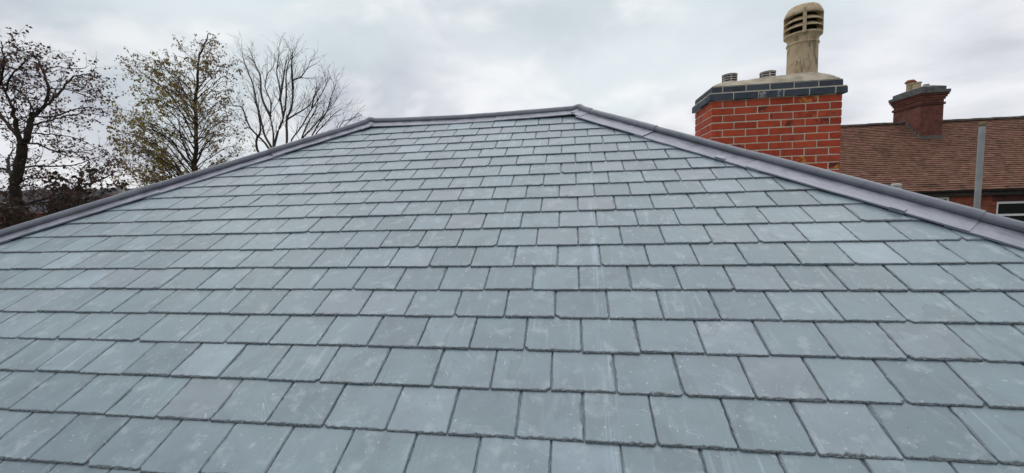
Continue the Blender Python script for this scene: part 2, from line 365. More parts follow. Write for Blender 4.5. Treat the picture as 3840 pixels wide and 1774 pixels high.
# ------------------------------------------------------------------ the slated house
VR = 3.81; XL, XR = -1.64, 0.80; VE = -1.0            # ridge height up the slope, ridge ends, eaves
KH = 1 / math.cos(TH)                                  # plan 45 degree hips: dv = KH * du
def hipx(v): return XL - (VR - v) / KH, XR + (VR - v) / KH
def P3(u, v, n=0.0): return ROOFM @ Vector((u, v, n))
yr = P3(0, VR).y; zr = P3(0, VR).z; ye = P3(0, VE).y; ze = P3(0, VE).z
run = yr - ye; xe0, xe1, yb = XL - run, XR + run, yr + run
house = empty('house', ((xe0 + xe1) / 2, yr, 0))
tag(house, 'house with a hipped grey-green slate roof edged by lead rolls', 'house')
mb = MB(); ins = 0.25
mb.box((xe0 + ins, ye + ins, -0.1), (xe1 - ins, yb - ins, ze + 0.02)); mb.build('wall', WALLBRICK, house)
# roof deck below the slates, in the front slope's own frame
dn = 0.045
deck_w = [Vector((xe0, ye, ze)), Vector((xe1, ye, ze)), Vector((xe1, yb, ze)), Vector((xe0, yb, ze)), Vector((XL, yr, zr)), Vector((XR, yr, zr))]
drop = Vector((0, 0, -dn / math.cos(TH)))
dv = [ROOFI @ (p + drop) for p in deck_w] + [ROOFI @ (p + drop + Vector((0, 0, -0.12))) for p in deck_w[:4]]
roof = bpy.data.objects.new('roof', bpy.data.meshes.new('roof')); col.objects.link(roof)
roof.data.from_pydata([tuple(p) for p in dv], [], [(0, 1, 5, 4), (1, 2, 5), (2, 3, 4, 5), (3, 0, 4), (0, 6, 7, 1), (1, 7, 8, 2), (2, 8, 9, 3), (3, 9, 6, 0), (6, 9, 8, 7)])
roof.data.materials.append(DARK); roof.location = (0, 0, Z0); roof.rotation_euler = (TH, 0, 0); adopt(roof, house)
bpy.context.view_layer.update()

def clip(poly, a, b, c):              # keep a*x + b*y + c >= 0
    out = []
    for i, p in enumerate(poly):
        q = poly[(i + 1) % len(poly)]; dp = a * p[0] + b * p[1] + c; dq = a * q[0] + b * q[1] + c
        if dp >= 0: out.append(p)
        if dp * dq < 0:
            t = dp / (dp - dq); out.append((p[0] + (q[0] - p[0]) * t, p[1] + (q[1] - p[1]) * t))
    return out
def area(poly): return 0.5 * sum(p[0] * q[1] - q[0] * p[1] for p, q in zip(poly, poly[1:] + poly[:1]))

G, W = 0.20225, 0.25; TS = 0.0095
def slate_geo(poly, L_, seed, fine=1.0):
    """poly: CCW outline in slate-local (x, y), y = 0 at the tail. Returns verts, faces, edge flags."""
    rg = random.Random(seed)
    pts = []
    n = len(poly)
    for i in range(n):
        p, q = Vector(poly[i]), Vector(poly[(i + 1) % n]); d = q - p; ln = d.length
        if ln < 1e-4: continue
        nrm = Vector((-d.y, d.x)) / ln
        low = min(p.y, q.y) < 0.23
        k = max(1, int(round(ln / ((0.013 if abs(d.y) < abs(d.x) else 0.018) * fine)))) if low else 1
        for j in range(k):
            pts.append((p + d * (j / k), nrm, j == 0, low))
    m = len(pts)
    # corner normals
    W0 = rg.uniform(0.6, 1.35); ph = rg.uniform(0, 100); big = rg.random() < 0.30; bp = rg.uniform(0, 1)
    tilt = TS / G
    tw = rg.uniform(-0.006, 0.006); cup = rg.uniform(-0.03, 0.03)
    def base(p): return -tilt * p.y + tw * p.x
    rings = [[], [], [], []]; eflag = []
    cen = Vector((sum(q[0].x for q in pts) / m, sum(q[0].y for q in pts) / m))
    def inward(p, nr, bw):            # towards the middle, so neighbouring points never cross
        c = cen - p; k = c.dot(nr); return c * min(0.5, bw / max(k, 0.02))
    for i, (p, nr, corner, low) in enumerate(pts):
        if corner: nr = (nr + pts[i - 1][1]); nr = nr / max(0.3, nr.length) * 1.25
        if low:
            nv = mnoise.noise(Vector((i * 0.43, ph, 0))) ; nv2 = rg.random()
            tail = abs(pts[i][1].y) > 0.5
            bw = (0.0045 + 0.0055 * W0 * abs(nv) * 2.0 + 0.0045 * nv2 * nv2) * (1.0 if tail else 0.75)
            eflag.append(1.0 if tail else 0.5)
            if big and abs(i / m - bp) < 0.035: bw += rg.uniform(0.004, 0.014)
            out = rg.uniform(-0.0009, 0.0013)
        else:
            bw, out = 0.004, 0.0; eflag.append(0.5)
        o = p - nr * out * -1; z = base(p)
        rings[0].append((o.x, o.y, z)); rings[1].append((o.x, o.y, z + TS * rg.uniform(0.25, 0.6)))
        mid = p + inward(p, nr, bw) * rg.uniform(0.35, 0.65); rings[2].append((mid.x, mid.y, z + TS * rg.uniform(0.6, 0.92)))
        inn = p + inward(p, nr, bw); rings[3].append((inn.x, inn.y, base(inn) + TS))
    vs = [v for r_ in rings for v in r_]
    fs = [tuple(reversed(range(m)))]
    for a in range(3):
        for i in range(m):
            j = (i + 1) % m; fs.append((a * m + i, a * m + j, (a + 1) * m + j, (a + 1) * m + i))
    fs.append(tuple(3 * m + i for i in range(m)))
    return vs, fs, eflag * 3 + [0.0] * m
def slate_attrs(me, suv, ruv, edge):
    for nm, data in (('suv', suv), ('ruv', ruv)):
        a = me.attributes.new(nm, 'FLOAT_VECTOR', 'POINT'); a.data.foreach_set('vector', np.array(data, dtype=np.float32).ravel())
    a = me.attributes.new('edge', 'FLOAT', 'POINT'); a.data.foreach_set('value', np.array(edge, dtype=np.float32))

slates = []
for j in range(-5, 18):
    v0 = j * G
    half = 0.5 if j % 2 else 0.0
    l0, r0 = hipx(v0)
    i0 = int(math.floor(l0 / W)) - 1; i1 = int(math.ceil(r0 / W)) + 1
    top = min(v0 + 0.455, VR - 0.02)
    jr = random.Random(j * 31 + 5)
    xs = {i: (i + half) * W + jr.uniform(-0.006, 0.006) for i in range(i0 - 1, i1 + 2)}
    for i in range(i0, i1 + 1):
        a, b = xs[i] + 0.0014, xs[i + 1] - 0.0014
        if jr.random() < 0.15: a += jr.uniform(0.001, 0.004)
        dy = jr.uniform(-0.003, 0.003) - (0.006 if jr.random() < 0.05 else 0)
        c1, c2 = jr.uniform(0.002, 0.010), jr.uniform(0.002, 0.010)
        if jr.random() < 0.12: c1 += jr.uniform(0.004, 0.016)
        if jr.random() < 0.12: c2 += jr.uniform(0.004, 0.016)
        vt = v0 + dy
        poly = [(a + c1, vt), (b - c2, vt), (b, vt + c2 * 0.9), (b, top), (a, top), (a, vt + c1 * 0.9)]
        # cut along the hips (the cut edge lies under the lead)
        poly = clip(poly, KH, -1, -(KH * XL - VR) - 0.05)            # right of left hip
        poly = clip(poly, -KH, -1, (KH * XR + VR) - 0.05)            # left of right hip
        if len(poly) < 3 or area(poly) < 0.0025: continue
        uc = (a + b) / 2
        # how much of the exposed face the photograph shows
        vis = 0; smp = 0
        for fu in (0.1, 0.3, 0.5, 0.7, 0.9):
            for fv in (0.1, 0.5, 0.9):
                smp += 1
                u, v = a + (b - a) * fu, vt + G * fv
                la, ra = hipx(v)
                if u < la + 0.14 or u > ra - 0.19: continue
                q = proj(P3(u, v))
                if q and 0 <= q[0] <= 3840 and 0 <= q[1] <= 1774: vis += 1
        ctr = proj(P3(uc, vt + G / 2)); pa = 0
        if ctr and vis:
            q = [proj(P3(*k)) for k in ((a, vt), (b, vt), (b, vt + G), (a, vt + G))]
            if all(q): pa = abs(area([tuple(k) for k in q])) * vis / smp
        slates.append((pa, j, i, uc, vt, poly))
slates.sort(key=lambda s: -s[0])
NSL = 300
rest_v, rest_f, rest_s, rest_r, rest_e = [], [], [], [], []
for k, (pa, j, i, uc, vt, poly) in enumerate(slates):
    sd = (j + 50) * 1000 + i + 500
    jr = random.Random(sd)
    loc = [(p[0] - uc, p[1] - vt) for p in poly]
    vs, fs, ed = slate_geo(loc, 0.455, sd, 1.0 if pa > 9000 else (1.5 if pa > 0 else 4.0))
    if j == 17: vs = [(x, y, z + 0.0) for x, y, z in vs]
    seed = jr.uniform(0, 97)
    lift = -TS + jr.uniform(-0.0006, 0.0022); rz = jr.gauss(0, 0.0028)
    suv = [(x, y, seed) for x, y, z in vs]; ruv = [(uc + x, vt + y, 0) for x, y, z in vs]
    if k < NSL:
        me = bpy.data.meshes.new('slate'); me.from_pydata(vs, [], fs); me.materials.append(SLATE); slate_attrs(me, suv, ruv, ed)
        o = bpy.data.objects.new('slate', me); col.objects.link(o); o.parent = roof
        o.location = (uc, vt, lift); o.rotation_euler = (0, 0, rz)
    else:
        b = len(rest_v); rest_v += [(uc + x, vt + y, lift + z) for x, y, z in vs]; rest_f += [tuple(q + b for q in f) for f in fs]
        rest_s += suv; rest_r += ruv; rest_e += ed
# plain courses on the three slopes that face away
def slope_courses(ax, ay, nx, ny, ln):
    """origin corner (ax, ay) at the eaves, nx, ny = inward plan direction, run along the eaves to the left of it"""
    tx, ty = ny, -nx
    for j in range(0, 22):
        s = j * G; d = s * math.cos(TH); half = 0.5 * (j % 2)
        x0, x1 = d + 0.06, ln - d - 0.06; k = math.floor(x0 / W) - 1
        while (k + half) * W < x1:
            a, b = max(x0, (k + half) * W + 0.002), min(x1, (k + 1 + half) * W - 0.002); k += 1
            if b - a < 0.03 or s > run / math.cos(TH) - 0.1: continue
            seed = rng.uniform(0, 97); base = len(rest_v)
            for zz in (-TS, 0.0):
                for aa, ss in ((a, s), (b, s), (b, s + 0.34), (a, s + 0.34)):
                    ss = min(ss, run / math.cos(TH) - 0.02); dd = ss * math.cos(TH)
                    aa = min(max(aa, dd + 0.02), ln - dd - 0.02)
                    nlift = zz - (ss - s) * TS / G
                    px = ax + tx * aa + nx * (dd - nlift * math.sin(TH)); py = ay + ty * aa + ny * (dd - nlift * math.sin(TH))
                    pz = ze + ss * math.sin(TH) + nlift * math.cos(TH)
                    q = ROOFI @ Vector((px, py, pz)); rest_v.append(tuple(q)); rest_s.append((aa - a, ss - s, seed)); rest_r.append((aa + 20, ss, 0)); rest_e.append(0.0)
            rest_f.extend([tuple(base + q for q in f) for f in ((4, 5, 6, 7), (0, 1, 5, 4), (1, 2, 6, 5), (3, 0, 4, 7), (2, 3, 7, 6), (3, 2, 1, 0))])
slope_courses(xe1, ye, -1, 0, yb - ye)     # right-hand slope
slope_courses(xe0, yb, 1, 0, yb - ye)      # left-hand slope
slope_courses(xe1, yb, 0, -1, xe1 - xe0)   # rear slope
me = bpy.data.meshes.new('slate'); me.from_pydata(rest_v, [], rest_f); me.materials.append(SLATE); slate_attrs(me, rest_s, rest_r, rest_e)
o = bpy.data.objects.new('remaining_slates', me); col.objects.link(o); o.parent = roof; o['kind'] = 'stuff'

# ------------------------------------------------------------------ lead rolls
def frame_at(kind):
    """returns (dir, fp, fn, bp, bn, up, side) in the world for ridge / hips; fp points into the front slope"""
    n_front = Vector((0, -math.sin(TH), math.cos(TH))); n_back = Vector((0, math.sin(TH), math.cos(TH)))
    n_left = Vector((-math.sin(TH), 0, math.cos(TH))); n_right = Vector((math.sin(TH), 0, math.cos(TH)))
    if kind == 'ridge': d = Vector((1, 0, 0)); fn, bn = n_front, n_back
    elif kind == 'left': d = Vector((-1, -1, -TAN)).normalized(); fn, bn = n_front, n_left
    else: d = Vector((1, -1, -TAN)).normalized(); fn, bn = n_front, n_right
    fp = fn.cross(d)
    if fp.y > 0 or (kind != 'ridge' and fp.dot(Vector((1 if kind == 'left' else -1, 0, 0))) < 0): fp = -fp
    bp = bn.cross(d)
    if bp.dot(fp) > 0: bp = -bp
    up = (fn + bn).normalized(); side = (fp - bp).normalized()
    return d, fp, fn, bp, bn, up, side
ROLL = 0.029
def lead_sheet(stations, wing, lay, seed, ends=(True, True)):
    """stations: list of (P, frame, s). One dressed sheet: front wing, roll, back wing."""
    rg = random.Random(seed); vs = []; al = []; npf = None
    ns = len(stations)
    def prof(P, fr, s, off, wv):
        d, fp, fn, bp, bn, up, side = fr
        lf = 0.011 + lay * 0.006 + off; r = ROLL + lay * 0.0035 + off + 0.0015 * mnoise.noise(Vector((s * 5, seed, 2)))
        C = P + up * (0.031 + 0.004 * mnoise.noise(Vector((s * 2, seed, 9))))
        w1 = wing + wv; pts = []
        saw = 0.004 * mnoise.noise(Vector((s * 6.5, seed, 4)))
        pts.append((P + fp * (w1 + 0.001) + fn * (lf - 0.010), 0.0)); pts.append((P + fp * w1 + fn * (lf + saw), 0.02))
        for q in (0.75, 0.5, 0.3):
            pts.append((P + fp * (w1 * q) + fn * (lf + saw * q + 0.002 * mnoise.noise(Vector((s * 8, q * 9, seed)))), 0.2 * (1 - q) + 0.05))
        pts.append((P + fp * 0.026 + fn * (lf + 0.001), 0.25))
        for a in range(-60, 241, 25):
            t = R(a); pts.append((C + side * (r * math.cos(t)) + up * (r * math.sin(t)), 0.3 + 0.2 * (a + 60) / 300))
        pts.append((P + bp * 0.030 + bn * (lf + 0.001), 0.55))
        for q in (0.5, 1.0): pts.append((P + bp * (0.15 * q) + bn * lf, 0.6 + 0.2 * q))
        pts.append((P + bp * 0.151 + bn * (lf - 0.010), 0.9))
        return pts
    rows = []
    if ends[0]: rows.append(prof(*stations[0], -0.006, 0.0))
    for k, st in enumerate(stations):
        rows.append(prof(*st, 0.0, 0.006 * mnoise.noise(Vector((st[2] * 3.1, seed, 0)))))
    if ends[1]: rows.append(prof(*stations[-1], -0.006, 0.0))
    npf = len(rows[0]); sv = [stations[0][2]] * ends[0] + [s[2] for s in stations] + [stations[-1][2]] * ends[1]
    for r_, s in zip(rows, sv):
        for p, t in r_: vs.append(ROOFI @ p); al.append((s, t, seed))
    fs = [(i * npf + q, i * npf + q + 1, (i + 1) * npf + q + 1, (i + 1) * npf + q) for i in range(len(rows) - 1) for q in range(npf - 1)]
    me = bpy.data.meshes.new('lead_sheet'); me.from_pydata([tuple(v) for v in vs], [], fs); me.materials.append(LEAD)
    me.polygons.foreach_set('use_smooth', [True] * len(me.polygons))
    a = me.attributes.new('lead', 'FLOAT_VECTOR', 'POINT'); a.data.foreach_set('vector', np.array(al, dtype=np.float32).ravel())
    bm = bmesh.new(); bm.from_mesh(me); bmesh.ops.recalc_face_normals(bm, faces=bm.faces); bm.to_mesh(me); bm.free()
    try: me.set_sharp_from_angle(angle=R(45))
    except Exception: pass
    o = bpy.data.objects.new('lead_sheet', me); col.objects.link(o); o.parent = roof
    return o
AL, AR = Vector((XL, yr, zr)), Vector((XR, yr, zr))
FRM = {k: frame_at(k) for k in ('ridge', 'left', 'right')}
def hip_len(v): return (Vector((XL, yr, zr)) - P3(hipx(v)[0], v)).length
def hip_station(which, s):
    A = AL if which == 'left' else AR
    return (A + FRM[which][0] * s, FRM[which], s)
def hip_run(which, vs_, wing, seed):
    ss = [hip_len(v) for v in vs_]
    for k in range(len(ss) - 1):
        s0, s1 = ss[k], ss[k + 1] + (0.10 if k < len(ss) - 2 else 0)   # each upper sheet laps over the one below
        n = max(4, int((s1 - s0) / 0.05)); lay = len(ss) - 2 - k
        lead_sheet([hip_station(which, s0 + (s1 - s0) * i / n) for i in range(n + 1)], wing, lay % 2 + (0.6 if k == 0 else 0), seed + k)
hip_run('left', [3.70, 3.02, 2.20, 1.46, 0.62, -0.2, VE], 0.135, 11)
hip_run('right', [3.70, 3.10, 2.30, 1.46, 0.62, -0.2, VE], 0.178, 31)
def ridge_run(x0, which, over, lay, seed):
    A = AL if which == 'left' else AR; sts = []
    d = abs(A.x - x0); n = int(d / 0.06); sg = 1 if A.x > x0 else -1
    fr = FRM['ridge']; fh = FRM[which]
    for i in range(n):
        t = i / n; x = x0 + (A.x - x0) * t
        sag = 0.0 if n == 0 else -0.022 * math.sin(math.pi * min(1, (XR - x) / (XR - XL)))
        sts.append((Vector((x, yr, zr + sag)), fr, abs(x - x0)))
    # mitre at the ridge end
    def blend(t):
        v = [(fr[k] * (1 - t) + fh[k] * t) for k in range(1, 7)]
        v = [q.normalized() for q in v]; v[0] = v[0] * (1 / math.cos(0.36 * (1 - abs(2 * t - 1)))) ; return (None, *v)
    for t in (0.25, 0.5, 0.75): sts.append((A + Vector((sg * (t - 0.5) * 0.05, -(max(0, t - 0.5)) * 0.05, 0.012)), blend(t), d + t * 0.05))
    for s in np.linspace(0.06, over, 5): sts.append((A + fh[0] * s + Vector((0, 0, 0.008 * (1 - s / over))), fh, d + s))
    lead_sheet(sts, 0.150, lay, seed)
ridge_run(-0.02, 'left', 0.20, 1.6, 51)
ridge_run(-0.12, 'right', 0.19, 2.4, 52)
for which, v, wing in (('right', 2.46, 0.172), ('right', 1.62, 0.172)):      # folded lead clips that hold the free edge
    s = hip_len(v); P, fr, _ = hip_station(which, s); d, fp, fn = fr[0], fr[1], fr[2]; c = MB()
    pts = []
    for ln, hh in ((wing + 0.012, 0.004), (wing + 0.012, 0.026), (wing - 0.035, 0.026), (wing - 0.035, 0.022), (wing + 0.008, 0.022), (wing + 0.008, 0.004)):
        for e in (-0.035, 0.035): pts.append(ROOFI @ (P + fp * ln + fn * hh + d * e))
    fs = [(2 * i, 2 * i + 1, 2 * ((i + 1) % 6) + 1, 2 * ((i + 1) % 6)) for i in range(6)] + [(0, 2, 4, 6, 8, 10), (11, 9, 7, 5, 3, 1)]
    c.add(pts, fs); me = bpy.data.meshes.new('lead_clip'); me.from_pydata([tuple(q) for q in c.v], [], c.f); me.materials.append(LEAD)
    o = bpy.data.objects.new('lead_clip', me); col.objects.link(o); o.parent = roof

# ------------------------------------------------------------------ red brick chimney through the right-hand slope
CX0, CY0, CW, CD, CZ = 2.168, 3.25, 1.2275, 0.5965, 6.216
def brick_mesh(lx, ly, lz, var):
    rg = random.Random(int(lx * 999) + int(ly * 777) + int(lz * 555) + var * 13); me = bpy.data.meshes.new('brick'); bm = bmesh.new()
    bmesh.ops.create_cube(bm, size=1)
    for v in bm.verts:
        v.co = Vector((v.co.x * lx + rg.uniform(-.0012, .0012), v.co.y * ly + rg.uniform(-.0012, .0012), v.co.z * lz + rg.uniform(-.0013, .0013)))
    bmesh.ops.bevel(bm, geom=list(bm.edges), offset=0.0035, segments=1, affect='EDGES')
    bm.to_mesh(me); bm.free(); return me
_bm = {}
def put_brick(name, mat, a, b, parent):
    sz = [b[k] - a[k] for k in range(3)]; key = tuple(round(q, 3) for q in sz) + (rng.randrange(3), mat.name)
    if key not in _bm:
        _bm[key] = brick_mesh(*sz, key[3]); _bm[key].materials.append(mat)
    o = bpy.data.objects.new(name, _bm[key]); col.objects.link(o); o.parent = parent
    o.location = Vector([(a[k] + b[k]) / 2 + rng.uniform(-.001, .001) for k in range(3)]) - parent.location
    o.rotation_euler = (rng.gauss(0, .004), rng.gauss(0, .004), rng.gauss(0, .004))
    return o
def ring_course(name, mat, x0, y0, w_, d_, z0, h, typ, parent, nx, ny, t=0.1025, jt=0.010):
    def row(n, a, b): s = (b - a - (n - 1) * jt) / n; return [(a + i * (s + jt), a + i * (s + jt) + s) for i in range(n)]
    A = typ == 0
    for a, b in row(nx, t + jt if A else 0, w_ if A else w_ - t - jt): put_brick(name, mat, (x0 + a, y0, z0), (x0 + b, y0 + t, z0 + h), parent)
    for a, b in row(ny, t + jt if A else 0, d_ if A else d_ - t - jt): put_brick(name, mat, (x0 + w_ - t, y0 + a, z0), (x0 + w_, y0 + b, z0 + h), parent)
    for a, b in row(nx, 0 if A else t + jt, w_ - t - jt if A else w_): put_brick(name, mat, (x0 + a, y0 + d_ - t, z0), (x0 + b, y0 + d_, z0 + h), parent)
    for a, b in row(ny, 0 if A else t + jt, d_ - t - jt if A else d_): put_brick(name, mat, (x0, y0 + a, z0), (x0 + t, y0 + b, z0 + h), parent)
chim = empty('brick_chimney', (CX0 + CW / 2, CY0 + CD / 2, 4.6))
tag(chim, 'red brick chimney with blue brick cap and tall louvred buff pot behind the lead hip', 'chimney')
NR = 18; PITCH = 0.0745
for r_ in range(NR):
    z1 = CZ - r_ * PITCH; ring_course('brick', BRICK, CX0, CY0, CW, CD, z1 - 0.064, 0.064, r_ % 2, chim, 5, 2)
mb = MB(); mb.box((CX0 + .005, CY0 + .005, CZ - NR * PITCH - .1), (CX0 + CW - .005, CY0 + CD - .005, CZ + 0.006)); mb.build('mortar', MORTAR, chim, origin=chim.location)
ov = 0.030
ring_course('cap_brick', BLUE, CX0 - ov, CY0 - ov, CW + 2 * ov, CD + 2 * ov, CZ + 0.007, 0.064, 1, chim, 5, 2)
ring_course('cap_brick', BLUE, CX0 - 0.002, CY0 - 0.002, CW + .004, CD + .004, CZ + 0.083, 0.060, 0, chim, 5, 2)
mb = MB()
mb.box((CX0 - ov + .006, CY0 - ov + .006, CZ + 0.0065), (CX0 + CW + ov - .006, CY0 + CD + ov - .006, CZ + 0.0815))
mb.box((CX0 + .003, CY0 + .003, CZ + 0.080), (CX0 + CW - .003, CY0 + CD - .003, CZ + 0.1465)); mb.build('cap_mortar', MORTAR, chim, origin=chim.location)
# flaunching: a trowelled mortar mound
mb = MB(); fz = CZ + 0.146; nx_, ny_ = 44, 24; vs = []; fs = []
for i in range(nx_ + 1):
    for k in range(ny_ + 1):
        x = i / nx_; y = k / ny_; ex = min(x, 1 - x) * CW; ey = min(y, 1 - y) * CD; e = min(ex / 0.19, ey / 0.19, 1)
        h = (0.088 + 0.042 * min(1, max(0, (x - .25) / .5))) * (1 - (1 - e) ** 1.5) + 0.008 * mnoise.noise(Vector((x * 14, y * 8, 3))) * (e > 0) + 0.004
        vs.append((CX0 + x * CW, CY0 + y * CD, fz + h))
k2 = ny_ + 1
for i in range(nx_):
    for k in range(ny_): fs.append((i * k2 + k, (i + 1) * k2 + k, (i + 1) * k2 + k + 1, i * k2 + k + 1))
mb.add(vs, fs); mb.build('flaunching', FLAUNCH, chim, True, origin=chim.location)
# tall louvred pot
pc = (3.167, 3.555, 0)
mb = MB()
mb.lathe([(0.140, 6.40), (0.1385, 6.78), (0.140, 6.800), (0.148, 6.806), (0.149, 6.818), (0.141, 6.826), (0.140, 6.850), (0.150, 6.878), (0.172, 6.893), (0.175, 6.904),
          (0.170, 6.912), (0.120, 6.925), (0.105, 6.915), (0.105, 6.40)], pc, 48)
pot = mb.build('chimney_pot', POT, chim, True, origin=chim.location); pot['label'] = 'tall buff clay chimney pot with louvred head'
pot.data.set_sharp_from_angle(angle=R(40))
mb = MB(); mb.lathe([(0.100, 6.915), (0.112, 6.915), (0.112, 7.10), (0.100, 7.10)], pc, 32); mb.build('flue_liner', SOOT, pot, True, origin=(0, 0, 0))
for k in range(2):
    z = 6.966 + k * 0.062; mb = MB()
    mb.lathe([(0.113, z + 0.040), (0.120, z + 0.047), (0.148, z + 0.024), (0.173, z), (0.174, z - 0.006), (0.168, z - 0.007), (0.142, z + 0.012), (0.113, z + 0.030)], pc, 48)
    mb.build('louvre', POT, pot, True, origin=(0, 0, 0))
for k in range(4):
    a = R(-112 + 90 * k); mb = MB(); hw = 0.015
    prof = [(0.113, 6.915), (0.171, 6.905), (0.174, 6.93), (0.174, 7.09), (0.168, 7.115), (0.113, 7.115)]
    ca, sa = math.cos(a), math.sin(a); pts = []
    for sg in (-hw, hw):
        for r_, z in prof: pts.append((pc[0] + r_ * ca - sg * sa, pc[1] + r_ * sa + sg * ca, z))
    m_ = len(prof); mb.add(pts, [tuple(range(m_)), tuple(reversed(range(m_, 2 * m_)))] + [(i, m_ + i, m_ + (i + 1) % m_, (i + 1) % m_) for i in range(m_)])
    mb.build('rib', POT, pot, origin=(0, 0, 0))
mb = MB(); mb.lathe([(0.0, 7.105), (0.150, 7.100), (0.172, 7.094), (0.176, 7.104), (0.170, 7.125), (0.156, 7.155), (0.140, 7.180), (0.124, 7.193), (0.100, 7.198), (0.0, 7.200)], pc, 48, closed=False)
mb.build('hood', POT, pot, True, origin=(0, 0, 0)).data.set_sharp_from_angle(angle=R(45))
for vx in (2.443, 2.829):                              # two low round vents
    mb = MB(); c_ = (vx, 3.555, 0)
    mb.lathe([(0.0, 6.44), (0.055, 6.44), (0.055, 6.547), (0.0, 6.549)], c_, 24, closed=False)
    v_ = mb.build('flue_vent', SOOT, chim, True, origin=chim.location); v_['label'] = 'low round slatted flue vent'
    for k in range(4):
        z = 6.470 + k * 0.0235; mb = MB(); mb.lathe([(0.053, z + .012), (0.060, z + .014), (0.076, z + .004), (0.077, z - .004), (0.070, z - .004), (0.053, z + .004)], c_, 32)
        mb.build('slat', VENT, v_, True, origin=(0, 0, 0))
    mb = MB(); mb.lathe([(0.0, 6.562), (0.062, 6.560), (0.078, 6.555), (0.078, 6.547), (0.0, 6.545)], c_, 32, closed=False); mb.build('lid', VENT, v_, True, origin=(0, 0, 0))
    for k in range(6):
        a = k * math.pi / 3 + 0.4; mb = MB(); x, y = vx + 0.07 * math.cos(a), 3.555 + 0.07 * math.sin(a); mb.box((x - .006, y - .006, 6.45), (x + .006, y + .006, 6.550)); mb.build('upright', VENT, v_, origin=(0, 0, 0))

# ------------------------------------------------------------------ terrace with plain tiles
def tile_roof(name, mat, parent, x0, x1, ye_, ze_, pitch, ln, face=-1, g=0.1, tw=0.165, th=0.014, seed=3, yaw=None):
    """courses of plain tiles on the slope rising in -face*Y from the eaves line; one joined mesh"""
    rg = random.Random(seed); vs = []; fs = []; s_ = []; r2 = []
    c, s = math.cos(pitch), math.sin(pitch); rows = int(ln / g)
    for j in range(rows + 1):
        d = j * g; x = x0 - (tw / 2 if j % 2 else 0) - tw
        while x < x1:
            a, b = max(x0, x), min(x1, x + tw - 0.003); x += tw
            if b - a < 0.02: continue
            lift = rg.uniform(0, 0.010); sd = rg.uniform(0, 97); q = len(vs); dj = rg.uniform(-.004, .004)
            sagz = 0.02 * mnoise.noise(Vector((a * 0.4, d * 0.5, seed)))
            d2 = min(d + 0.17, ln)
            for n_ in (0, 1):
                for xx, dd, nn in ((a, d + dj, th * 1.15 + lift + sagz), (b, d + dj, th * 1.15 + lift + sagz + rg.uniform(-.002, .002)), (b, d2, sagz), (a, d2, sagz)):
                    nn2 = nn + (0 if n_ else -th); vs.append((xx, ye_ - face * (dd * c) + face * nn2 * s, ze_ + dd * s + nn2 * c)); s_.append((xx - a, dd - d, sd)); r2.append((xx, dd, 0))
            fs += [tuple(q + k for k in f) for f in ((4, 5, 6, 7), (0, 1, 5, 4), (1, 2, 6, 5), (3, 0, 4, 7))]
    o = mesh_obj(name, vs, fs, mat, None); me = o.data
    slate_attrs(me, s_, r2, [0.0] * len(vs)); o['kind'] = 'stuff'
    if parent: adopt(o, parent)
    return o
TX0, TX1, TY, TZ = 9.3, 27.0, 13.0, 5.21; TP = R(42); TL = 3.60
tr_y, tr_z = TY + TL * math.cos(TP), TZ + TL * math.sin(TP)
ter = empty('terrace_house', ((TX0 + TX1) / 2, tr_y, 0))
tag(ter, 'red brick terrace house with weathered brown tiled roof behind the red brick chimney', 'house')
by = 2 * tr_y - TY
mb = MB()
def wall_with_holes(mb, x0, x1, z0, z1, y, t, holes):
    xs = sorted({x0, x1, *[h[0] for h in holes], *[h[1] for h in holes]})
    for a, b in zip(xs, xs[1:]):
        zz = z0
        for h in sorted([h for h in holes if h[0] <= a + 1e-6 and h[1] >= b - 1e-6], key=lambda h: h[2]):
            if h[2] > zz: mb.box((a, y, zz), (b, y + t, h[2]))
            zz = h[3]
        if z1 > zz: mb.box((a, y, zz), (b, y + t, z1))
WY = TY + 0.22
def px(x, y, Y): p = at(x, y, Y); return p.x, p.z
S5 = 1866 / 690.0
wl, wt = px(3150 + 1592 / S5, 460 + 800 / S5, WY)
w2r, w2t = px(3150 + 1122 / S5, 460 + 752 / S5, WY)
wins = [(wl, wl + 1.25, wt - 1.45, wt), (w2r - 0.95, w2r, w2t - 1.3, w2t), (wl + 3.6, wl + 4.85, wt - 1.45, wt), (wl + 7.2, wl + 8.45, wt - 1.45, wt)]
wins += [(a, b, 0.9, 2.3) for a, b, c, d in wins]
wall_with_holes(mb, TX0, TX1, 0, TZ - 0.02, WY, 0.3, wins); mb.box((TX0, WY + .3, 0), (TX0 + .3, by - .52, TZ - .02)); mb.box((TX1 - .3, WY + .3, 0), (TX1, by - .52, TZ - .02)); mb.box((TX0, by - .52, 0), (TX1, by - .22, TZ - .02))
gv = [(TX0, WY, TZ - .02), (TX0, by - .22, TZ - .02), (TX0, tr_y, tr_z - .25)]
mb.add(gv + [(x + .3, y, z) for x, y, z in gv], [(0, 2, 1), (3, 4, 5), (0, 1, 4, 3), (1, 2, 5, 4), (2, 0, 3, 5)])
gv = [(TX1 - .3, WY, TZ - .02), (TX1 - .3, by - .22, TZ - .02), (TX1 - .3, tr_y, tr_z - .25)]
mb.add(gv + [(x + .3, y, z) for x, y, z in gv], [(0, 2, 1), (3, 4, 5), (0, 1, 4, 3), (1, 2, 5, 4), (2, 0, 3, 5)])
mb.build('wall', WALLBRICK, ter, origin=ter.location)
